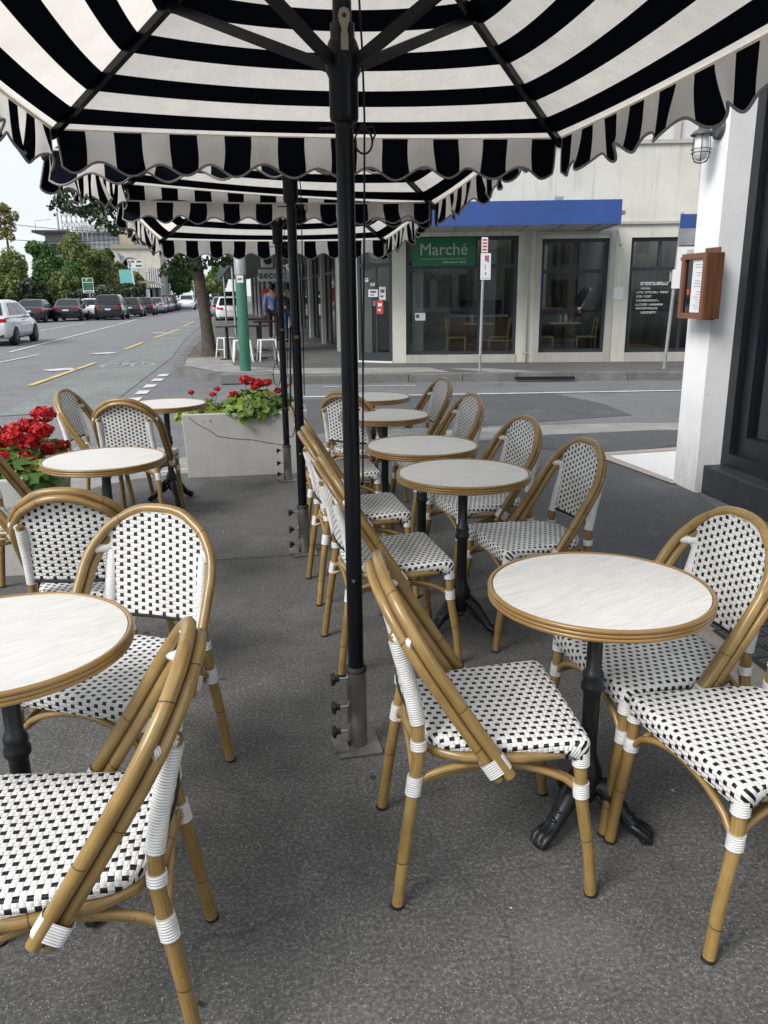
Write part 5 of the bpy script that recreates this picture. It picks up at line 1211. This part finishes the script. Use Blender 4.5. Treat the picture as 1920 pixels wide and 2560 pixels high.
for k in range(6): q.bx(-w_/2+w_*k/6, -w_/2+w_*k/6+0.12, -0.2, 0, 0, h)
q.build('column', M['offwhite'], r_)
# tram shelter
Y = 84; x0, x1 = X(308, Y), X(348, Y)
sh = empty('tram_shelter', 'dark glazed tram shelter with a curved pale roof', 'shelter', ((x0+x1)/2, Y, 0)); w_ = x1-x0
q = MB(); q.add([(-w_/2-0.2+(w_+0.4)*t, yy, Zt(608, Y)-1.0*max(0, t-0.55)**2*2.2+dz) for dz in (0, 0.2) for yy in (-0.5, 2.5) for t in [k/8 for k in range(9)]], [(k, k+1, 9+k+1, 9+k) for k in range(8)]+[(18+k, 27+k, 27+k+1, 18+k+1) for k in range(8)]+[(k, 18+k, 18+k+1, k+1) for k in range(8)]); q.build('roof', M['tagbeige'], sh)
q = MB(); q.bx(-w_/2, w_/2-0.2, 0, 2, 0, Zt(612, Y)-0.25); q.build('wall', M['blackframe'], sh)
q = MB(); q.bx(-0.2, w_/2-0.5, -0.06, 0, 0.7, 2.3); q.build('pane', simple('green tinted glass', (0.12, 0.17, 0.16), 0.1), sh)
q = MB(); q.bx(-w_/2+0.3, -w_/2+0.9, -0.06, 0, 1.2, 2.2); q.build('poster', M['poster'], sh)
# street signs across the road
Y = 62; gs = empty('green_sign', 'green and white parking sign on a leaning post across the road', 'sign', (X(191, Y), Y, 0.05))
sx = X(186, Y)-X(191, Y)
q = MB(); q.tube([(0, 0, 0), (-0.12, 0, 2.0)], 0.04, 8); q.build('post', M['galv'], gs)
q = MB(); q.bx(sx-0.38, sx+0.38, -0.06, -0.03, Zt(630, Y), Zt(597, Y)); b_ = q.build('board', M['swhite'], gs, bevel=0.01)
q = MB(); q.bx(sx-0.34, sx+0.34, -0.066, -0.061, Zt(606, Y)-0.0, Zt(598, Y)); q.bx(sx-0.34, sx+0.34, -0.066, -0.061, Zt(624, Y), Zt(607.5, Y)); q.build('panel', M['sgreen'], b_)
t = text_mb('P', 0.26, 0.004, True); t.xf(Matrix.Translation((sx-0.06, -0.072, Zt(602, Y))) @ Matrix.Rotation(R_(90), 4, 'X')); t.build('lettering', M['swhite'], b_)
q = MB(); q.bx(sx-0.1, sx+0.26, -0.072, -0.067, Zt(614, Y), Zt(611, Y)); q.bx(sx-0.12, sx+0.28, -0.072, -0.067, Zt(622, Y), Zt(617, Y)); q.bx(sx-0.30, sx+0.30, -0.066, -0.061, Zt(629, Y), Zt(626, Y)); q.build('marks', M['ink'], b_)
Y = 80; bp_ = empty('banner_pole', 'pale street pole with teal banner and black and white street signs', 'pole', (X(294, Y), Y, 0))
q = MB(); q.tube([(0, 0, 0), (-0.35, 0, Zt(555, Y))], 0.07, 8); q.build('post', M['whitemetal'], bp_)
q = MB(); q.bx(-1.45, -0.25, -0.03, 0.0, Zt(608, Y), Zt(578, Y)); q.build('banner', M['teal'], bp_)
q = MB(); q.bx(-0.6, 0.75, -0.05, 0.0, Zt(575, Y), Zt(557, Y)); sb = q.build('street_sign', M['swhite'], bp_)
q = MB(); q.bx(-0.55, 0.0, -0.06, -0.051, Zt(563, Y), Zt(559, Y)); q.bx(0.2, 0.65, -0.06, -0.051, Zt(563, Y), Zt(559, Y)); q.bx(-0.5, -0.3, -0.06, -0.051, Zt(573, Y), Zt(564, Y)); q.bx(0.1, 0.65, -0.06, -0.051, Zt(572, Y), Zt(568, Y)); q.build('marks', M['ink'], sb)
for px, Y, top, lb in ((212, 75, 612, 'thin grey pole rising behind the dark parked cars'), (440, 95, 590, 'slim lamp post far down the street left of the tree trunk'), (425, 100, 585, 'slim lamp post far down the street behind parked cars'), (318, 82, 585, 'thin brown pole left of the tram shelter')):
    q = MB(); q.tube([(0, 0, 0), (0, 0, Zt(top, Y))], 0.06, 6); q.box((0.25, 0, Zt(top, Y)), (0.6, 0.14, 0.1)); tag(q.build('lamp_post', M['galv'], None, (X(px, Y), Y, 0)), lb, 'lamp post')
for a, b, lb in (((-22.0, 60, 8.1), (-14.3, 66, 6.9), 'upper black power line crossing the sky at left'), ((-21.0, 66, 6.9), (-14.9, 72, 6.4), 'lower thin power line crossing the sky at left')):
    q = MB(); a, b = Vector(a), Vector(b); dd = (b-a)
    a2 = a-dd*1.2; b2 = b+dd*0.4
    q.tube([a2.lerp(b2, t/16)-Vector((0, 0, 1))*0.9*4*(t/16)*(1-t/16) for t in range(17)], 0.022, 5); tag(q.build('power_line', M['rope']), lb, 'power line')
# buildings added behind the viewer to darken and structure the shop window reflections
for x0, x1, y, h, mt in ((-9, 3, -34, 7.5, 'offwhite'), (4, 16, -30, 6.0, 'trim'), (-26, -11, -40, 9.0, 'facade')):
    bb = empty('reflection_building', 'pale two storey building added behind the viewer for the shop window reflections', 'building', ((x0+x1)/2, y, 0), 0, 'buildings added behind the viewer for reflections'); w_ = x1-x0
    q = MB(); q.bx(-w_/2, w_/2, -8, 0, 0, h); q.bx(-w_/2, w_/2, 0, 0.15, h*0.48, h*0.53); q.build('wall', M[mt], bb)
    for k in range(int(w_/1.8)):
        for z0, z1 in ((0.4, h*0.40), (h*0.58, h*0.88)):
            q = MB(); q.bx(-w_/2+0.4+k*1.8, -w_/2+1.6+k*1.8, 0.001, 0.06, z0, z1); q.build('window', M['darkglass'], bb)
# ------------------------------------------------------------------ cars
def make_car(kind, paint):
    P = {'hatch': dict(L=4.25, W=0.87, belt=0.96, roof=1.46, gb=(0.10, 3.15), gr=(0.55, 2.15), hood=(0.92, 0.72), tail=0.98),
         'sedan': dict(L=4.7, W=0.90, belt=0.94, roof=1.43, gb=(0.55, 3.45), gr=(1.35, 2.5), hood=(0.90, 0.70), tail=0.98),
         'suv': dict(L=4.6, W=0.94, belt=1.10, roof=1.68, gb=(0.06, 3.3), gr=(0.42, 2.5), hood=(1.06, 0.86), tail=1.08)}[kind]
    L, Wd = P['L'], P['W']; root = empty('parked_car', 'x', 'car', group='cars parked across the road')
    st = [(0.0, 0.36, P['tail']-0.22, 0.80), (0.06, 0.28, P['tail']-0.06, 0.90), (0.22, 0.24, P['tail'], 0.97), (0.7, 0.2, P['belt']+0.03, 1.0), (1.6, 0.2, P['belt'], 1.0), (L-1.5, 0.2, P['belt']-0.02, 1.0), (L-1.05, 0.2, P['hood'][0], 0.99), (L-0.45, 0.22, (P['hood'][0]+P['hood'][1])/2, 0.96), (L-0.12, 0.26, P['hood'][1], 0.86), (L, 0.32, P['hood'][1]-0.16, 0.72)]
    q = MB(); n = 12; vs = []
    for x, zb, zt, k in st:
        w_ = Wd*k; h = zt-zb
        half = [(0, zb), (w_*0.82, zb), (w_*0.97, zb+h*0.16), (w_, zb+h*0.45), (w_*0.985, zb+h*0.72), (w_*0.90, zb+h*0.94), (w_*0.72, zt)]
        sec = half+[(-a, b) for a, b in reversed(half[1:])]
        vs += [Vector((x-L/2, a, b)) for a, b in sec]
    m_ = 13; fs = []
    for i in range(len(st)-1):
        for k in range(m_): fs.append((i*m_+k, i*m_+(k+1) % m_, (i+1)*m_+(k+1) % m_, (i+1)*m_+k))
    fs += [tuple(reversed(range(m_))), tuple((len(st)-1)*m_+k for k in range(m_))]
    fs = [tuple(reversed(f)) for f in fs]; q.add(vs, fs, None, True)
    zb = P['belt']-0.05; zr = P['roof']; b0, b1 = P['gb']; r0, r1 = P['gr']; wb, wr = Wd*0.93, Wd*0.72
    def corner(t, top, sy, off=0.0):  # t 0 rear,1 front
        x0 = b0+(b1-b0)*t; x1 = r0+(r1-r0)*t; x = x0+(x1-x0)*top; w_ = wb+(wr-wb)*top
        return Vector((x-L/2, sy*(w_+off), zb+(zr-zb)*top))
    g = []
    rows = [(0.0, 1.0), (0.5, 1.01), (0.85, 0.985), (0.96, 0.94), (1.0, 0.80)]
    ts = [0, 0.12, 0.5, 0.88, 1]
    for top, k in rows:
        ringv = []
        for sy in (-1, 1):
            for t in (ts if sy < 0 else reversed(ts)):
                c = corner(t, top, sy); c.y *= k; c.z += 0.03*(1-(2*t-1)**2)*top; ringv.append(c)
        g.append(ringv)
    vs = [v for r2 in g for v in r2]; m2 = 10
    fs = [(i*m2+k, i*m2+(k+1) % m2, (i+1)*m2+(k+1) % m2, (i+1)*m2+k) for i in range(len(g)-1) for k in range(m2)]+[tuple((len(g)-1)*m2+k for k in range(m2))]
    q.add(vs, fs, None, True); body = q.build('body', paint, root)
    def quad(name, pts, mt):
        q = MB(); q.add(pts, [(0, 1, 2, 3)]); return q.build(name, M[mt], root)
    for sy in (-1, 1):
        for t0, t1 in ((0.10, 0.50), (0.54, 0.92)):
            q = MB()
            pts = [corner(t0 if t0 > 0.2 else t0+0.03, 0.16, sy, 0.022), corner(t1, 0.16, sy, 0.022), corner(t1 if t1 < 0.8 else t1-0.02, 0.86, sy, 0.016), corner(t0+(0.08 if t0 < 0.2 else 0), 0.86, sy, 0.016)]
            if sy > 0: pts.reverse()
            quad('side_window', pts, 'carglass')
    def end(t, sgn):
        pts = [corner(t, 0.14, -0.86), corner(t, 0.14, 0.86), corner(t, 0.88, 0.86), corner(t, 0.88, -0.86)]
        for p_ in pts: p_.x += sgn*0.02; p_.z += 0.012
        if sgn > 0: pass
        else: pts.reverse()
        return pts
    quad('rear_window', end(0, -1), 'carglass'); quad('windscreen', end(1, 1), 'carglass')
    for sx, x in ((-1, 0.78), (1, L-0.92)):
        for sy in (-1, 1):
            q = MB(); q.tube([(x-L/2, sy*(Wd-0.20), 0.32), (x-L/2, sy*(Wd-0.01), 0.32), (x-L/2, sy*(Wd+0.012), 0.32)], [0.325, 0.325, 0.30], 22); w_ = q.build('wheel', M['tyre'], root)
            q = MB(); q.tube([(x-L/2, sy*(Wd+0.0), 0.32), (x-L/2, sy*(Wd+0.018), 0.32)], [0.215, 0.20], 18, mat=0)
            for k in range(5):
                a = k*1.2566; q.tube([(x-L/2, sy*(Wd+0.02), 0.32), (x-L/2+0.19*math.cos(a), sy*(Wd+0.02), 0.32+0.19*math.sin(a))], 0.018, 5, mat=1)
            q.build('rim', [M['blackframe'], M['rimmetal']], w_)
    for sy in (-1, 1):
        q = MB(); q.box((-L/2+0.06, sy*Wd*0.70, P['tail']-0.16), (0.12, 0.34, 0.13), sy*-0.35); q.build('tail_light', M['taillight'], root, bevel=0.02)
        q = MB(); q.box((L/2-0.10, sy*Wd*0.62, P['hood'][1]-0.10), (0.16, 0.32, 0.12), sy*0.4); q.build('headlight', M['headlight'], root, bevel=0.02)
        q = MB(); q.box((b1-0.35-L/2, sy*(Wd+0.07), zb+0.06), (0.12, 0.16, 0.11)); q.build('mirror', M['blackframe'], root, bevel=0.02)
    q = MB(); q.box((-L/2+0.0, 0, 0.72), (0.03, 0.38, 0.10)); q.build('number_plate', M['poster'], root)
    q = MB(); q.box((-L/2+0.06, 0, 0.36), (0.10, Wd*1.5, 0.16)); q.box((L/2-0.06, 0, 0.36), (0.08, Wd*1.2, 0.16)); q.build('bumper_trim', M['tyre'], root)
    return root
protos = {}
CARS = [('hatch', 'carwhite', -9.0, 30.1, 91, 'white hatchback driving away at the left edge of the photo'),
 ('sedan', 'cardark', -14.4, 56.0, 92, 'charcoal sedan parked just beyond the white hatchback'),
 ('sedan', 'carblack', -12.75, 58.5, 93, 'low black car between the charcoal sedan and the white coupe'),
 ('sedan', 'carwhite', -12.0, 63.0, 88, 'white coupe parked next to the big dark wagon'),
 ('suv', 'cardark', -10.3, 60.0, 92, 'large dark wagon with red tail lamps, rear towards us, in front of the green trees'),
 ('hatch', 'cardark', -9.9, 66.5, 92, 'first dark hatchback parked ahead of the large dark wagon'),
 ('hatch', 'carblack', -9.7, 72.5, 92, 'second dark hatchback in the row ahead of the large dark wagon'),
 ('sedan', 'carsilver', -9.6, 79.0, 92, 'silver sedan in the row of parked cars, before the tram shelter'),
 ('hatch', 'carsilver', -9.7, 86.0, 92, 'small silver hatchback in the row below the tram shelter'),
 ('suv', 'carblack', -9.8, 93.0, 93, 'black wagon at the far end of the parked row'),
 ('sedan', 'cardark', -16.0, 62.0, 92, 'charcoal car behind the first charcoal sedan, nearest the hedge'),
 ('hatch', 'carblack', -13.2, 66.0, 92, 'black car half hidden behind the white coupe'),
 ('hatch', 'carblack', -9.75, 82.6, 92, 'black hatchback squeezed between two silver cars'),
 ('sedan', 'cardark', -9.8, 89.6, 92, 'dark sedan near the far end of the parked row'),
 ('suv', 'carsilver', 8.55, 8.5, -11, 'silver wagon parked in the side street, seen only as a reflection in the cafe window'),
 ('suv', 'carwhite', -8.3, 97.0, 273, 'pale wagon facing us near the street tree trunk'),
 ('hatch', 'cardark', -9.2, 110.0, 92, 'tiny dark car far down the road left of the tree trunk'),
 ('suv', 'carwhite', -9.4, 122.0, 92, 'tiny white van far down the road behind the tree trunk'),
 ('hatch', 'carsilver', -6.5, 120.0, 92, 'tiny silver car far down the road right of the tree trunk'),
 ('hatch', 'carwhite', -1.75, 50.0, 92, 'white hatchback with raised tailgate parked behind the green pole'),
 ('hatch', 'carsilver', -2.6, 60.0, 92, 'silver car parked far along the kerb right of the tree trunk')]
for i, (kd, pt, x, y, a, lb) in enumerate(CARS):
    if kd not in protos: protos[kd] = o = make_car(kd, M[pt])
    else: o = dup(protos[kd])
    o.location = (x, y, -0.02); o.rotation_euler.z = R_(a); o['label'] = lb; o['group'] = 'cars along the street'
    for ch in o.children:
        if ch.name.startswith('body'): ch.material_slots[0].link = 'OBJECT'; ch.material_slots[0].material = M[pt]
    if 'tailgate' in lb:
        q = MB(); q.box((-2.15, 0, 1.62), (0.95, 1.3, 0.06), 0, 0, Matrix.Rotation(R_(14), 3, 'Y')); q.build('tailgate', M['blackframe'], o, bevel=0.02)
# ------------------------------------------------------------------ outdoor tables and stools past the green pole
def far_table(x, y, wd, lb):
    r = empty('cafe_table', lb, 'table', (x, y, 0.118)); q = MB(); q.box((0, 0, 0.735), (wd, 0.6, 0.03)); q.build('tabletop', M['blackframe'], r, bevel=0.004)
    
    for sx in (-1, 1):
        q = MB(); q.tube([(sx*wd*0.3, 0, 0.02), (sx*wd*0.3, 0, 0.72)], 0.035, 8); q.box((sx*wd*0.3, 0, 0.012), (0.35, 0.35, 0.022)); q.build('pedestal', M['blackframe'], r)
far_table(-0.42, 18.6, 1.15, 'black topped cafe table on the far footpath behind the green pole'); far_table(0.25, 21.5, 0.9, 'black cafe table further back on the far footpath under the verandah')
def stool():
    r = empty('metal_stool', 'x', 'stool', group='white metal stools on the far footpath')
    for sx in (-1, 1):
        for sy in (-1, 1):
            q = MB(); q.tube([(sx*0.21, sy*0.21, 0), (sx*0.16, sy*0.16, 0.45)], [0.016, 0.028], 6); q.build('leg', M['whitemetal'], r)
    q = MB(); q.box((0, 0, 0.455), (0.36, 0.36, 0.02)); q.build('seat', M['whitemetal'], r, bevel=0.006)
    for sy in (-1, 1):
        q = MB(); q.tube([(-0.19, sy*0.19, 0.2), (0.19, sy*0.19, 0.2)], 0.008, 5); q.build('stretcher', M['whitemetal'], r)
    return r
s0 = stool()
for i, (x, y, a, lb) in enumerate(((-0.78, 19.1, -60, 'white metal stool left of the green pole near the tree trunk'), (-0.42, 17.9, 95, 'white metal stool half hidden behind the green pole'), (0.12, 18.0, 100, 'white metal stool just right of the green pole'))):
    o = s0 if i == 0 else dup(s0)
    o.location = (x, y, 0.118); o.rotation_euler.z = R_(a); o['label'] = lb
# ------------------------------------------------------------------ walkers
def skin(name, verts, edges, radii, mat, parent):
    me = bpy.data.meshes.new('k'); me.from_pydata(verts, edges, []); ob = bpy.data.objects.new('k', me); COL.objects.link(ob)
    md = ob.modifiers.new('s', 'SKIN'); md.use_smooth_shade = True; sv = me.skin_vertices[0].data
    for i, r in enumerate(radii): sv[i].radius = r if isinstance(r, tuple) else (r, r)
    sv[0].use_root = True; ss = ob.modifiers.new('b', 'SUBSURF'); ss.levels = 2; ss.render_levels = 2
    dg = bpy.context.evaluated_depsgraph_get(); dg.update(); m2 = bpy.data.meshes.new_from_object(ob.evaluated_get(dg)); m2.name = name
    bpy.data.objects.remove(ob); m2.materials.clear(); m2.materials.append(mat)
    for f in m2.polygons: f.use_smooth = True
    o = bpy.data.objects.new(name, m2); COL.objects.link(o); o.parent = parent; return o
def person(loc, rz, label, shirt, legs, stride):
    root = empty('person', label, 'person', loc, rz)
    s = stride
    V = [(0, 0, 0.95), (0, 0, 1.15), (0, 0, 1.40), (0, 0, 1.50), (0.01, 0, 1.58), (0.015, 0, 1.66), (0.01, 0, 1.72),
         (0, 0.10, 0.90), (0.10*s, 0.10, 0.50), (0.14*s-0.05, 0.10, 0.09), (0.14*s+0.08, 0.10, 0.04), (0, -0.10, 0.90), (-0.06*s, -0.10, 0.50), (-0.22*s, -0.10, 0.11), (-0.22*s+0.12, -0.10, 0.04),
         (0, 0.19, 1.40), (-0.05*s, 0.24, 1.12), (0.06*s, 0.23, 0.87), (0.08*s, 0.22, 0.78), (0, -0.19, 1.40), (0.05*s, -0.24, 1.12), (0.14*s, -0.23, 0.88), (0.17*s, -0.22, 0.80)]
    E_ = [(0, 1), (1, 2), (2, 3), (3, 4), (4, 5), (5, 6), (0, 7), (7, 8), (8, 9), (9, 10), (0, 11), (11, 12), (12, 13), (13, 14), (2, 15), (15, 16), (16, 17), (17, 18), (2, 19), (19, 20), (20, 21), (21, 22)]
    Rd = [(0.13, 0.10), (0.12, 0.09), (0.14, 0.10), 0.055, 0.085, 0.095, 0.06, 0.08, 0.058, 0.042, 0.035, 0.08, 0.058, 0.042, 0.035, 0.06, 0.042, 0.032, 0.028, 0.06, 0.042, 0.032, 0.028]
    skin('body', V, E_, Rd, M['skin'], root)
    i_ = [0, 1, 2, 15, 16, 17, 19, 20, 21]; mp_ = {k: j for j, k in enumerate(i_)}
    skin('shirt', [V[k] if k else (0, 0, 0.88) for k in i_], [(mp_[a], mp_[b]) for a, b in E_ if a in mp_ and b in mp_], [tuple(q+0.025 for q in Rd[k]) if isinstance(Rd[k], tuple) else Rd[k]+0.02 for k in i_], M[shirt], root)
    i_ = [0, 7, 8, 9, 11, 12, 13]; mp_ = {k: j for j, k in enumerate(i_)}
    skin('trousers', [V[k] for k in i_], [(mp_[a], mp_[b]) for a, b in E_ if a in mp_ and b in mp_], [0.135]+[Rd[k]+0.022 for k in i_[1:]], M[legs], root)
    q = MB(); q.ball((-0.012, 0, 1.655), (0.108, 0.095, 0.118), 14, 10); q.build('hair', M['hair'], root)
    for k in (10, 14):
        q = MB(); v = V[k]; q.box((v[0]-0.04, v[1], 0.035), (0.27, 0.095, 0.07)); q.build('shoe', M['tyre'], root, bevel=0.03)
person((0.40, 26.0, 0.118), R_(90), 'person in a blue shirt and black trousers walking away along the far footpath', 'shirt', 'trousers', 0.8)
person((0.86, 25.0, 0.118), R_(95), 'person in black top and blue jeans standing behind the middle umbrella pole', 'trousers', 'jeans', 0.3)
# ------------------------------------------------------------------ cafe furniture inside the corner shop
def simple_chair():
    r = empty('cafe_chair', 'x', 'chair', group='blond timber chairs inside the cafe')
    for sx in (-1, 1):
        for sy in (-1, 1):
            q = MB()
            if sx < 0: q.tube([(-0.20, sy*0.18, 0), (-0.185, sy*0.18, 0.45), (-0.24, sy*0.17, 0.86)], 0.016, 6)
            else: q.tube([(0.2, sy*0.18, 0), (0.19, sy*0.18, 0.44)], 0.016, 6)
            q.build('leg', M['beech'], r)
    q = MB(); q.box((0, 0, 0.455), (0.42, 0.40, 0.025)); q.build('seat', M['beech'], r, bevel=0.005)
    q = MB(); q.box((-0.235, 0, 0.80), (0.02, 0.36, 0.10)); q.box((-0.215, 0, 0.65), (0.02, 0.34, 0.04)); q.build('backrest', M['beech'], r, bevel=0.004)
    return r
c0 = simple_chair()
for i, (s_, n_, a, lb) in enumerate(((1.07, 0.72, 0, 'blond timber chair left of the table behind the large cafe window'), (1.98, 0.75, 180, 'blond timber chair right of the table behind the large cafe window'), (2.90, 0.62, 0, 'blond timber chair left of the table behind the narrower cafe window'), (3.80, 0.64, 180, 'blond timber chair right of the table behind the narrower cafe window'))):
    o = c0 if i == 0 else dup(c0)
    o.location = L2W(s_, n_, 0.145); o.rotation_euler.z = AN+R_(a); o['label'] = lb
def cafe_table(s_, n_, lb):
    r = empty('cafe_table', lb, 'table', L2W(s_, n_, 0.145), AN); q = MB(); q.box((0, 0, 0.735), (0.62, 0.6, 0.03)); q.build('tabletop', M['beech'], r, bevel=0.004)
    q = MB(); q.tube([(0, 0, 0.02), (0, 0, 0.72)], 0.03, 8); q.box((0, 0, 0.012), (0.4, 0.4, 0.022)); q.build('pedestal', M['blackframe'], r)
cafe_table(1.53, 0.85, 'small timber table behind the large cafe window'); cafe_table(3.36, 0.75, 'small timber table behind the narrower cafe window')
for s_, n_, lb, mt in ((1.42, 0.80, 'blue grey bottle on the table behind the large cafe window', 'galv'), (3.28, 0.70, 'clear bottle on the table behind the narrower cafe window', 'galv'), (3.40, 0.70, 'white sugar pot on the table behind the narrower cafe window', 'poster')):
    q = MB(); q.lathe([(0.035, 0), (0.036, 0.12), (0.02, 0.15), (0.018, 0.18)], seg=12); o = q.build('bottle', M[mt]); o.location = L2W(s_, n_, 0.896); tag(o, lb, 'bottle')
# ------------------------------------------------------------------ small litter on the paving
rd = random.Random(77); q = MB()
for i in range(46):
    x, y = rd.uniform(-1.1, 1.9), rd.uniform(0.95, 6.4); a = rd.random()*6.28; s_ = rd.uniform(0.005, 0.014); z = 0.007
    q.add([(x+s_*math.cos(a), y+s_*math.sin(a), z), (x-s_*0.5*math.sin(a), y+s_*0.5*math.cos(a), z+0.004), (x-s_*math.cos(a), y-s_*math.sin(a), z), (x+s_*0.5*math.sin(a), y-s_*0.5*math.cos(a), z+0.002)], [(0, 1, 2, 3)], None, False, i % 3)
tag(q.build('ground_litter', [simple('dark leaf bits', (0.025, 0.02, 0.015), 0.9), simple('dry leaf bits', (0.18, 0.11, 0.05), 0.9), simple('paper bits', (0.45, 0.43, 0.40), 0.9)]), kind='stuff', label='scattered tiny leaf and paper bits on the asphalt paving')
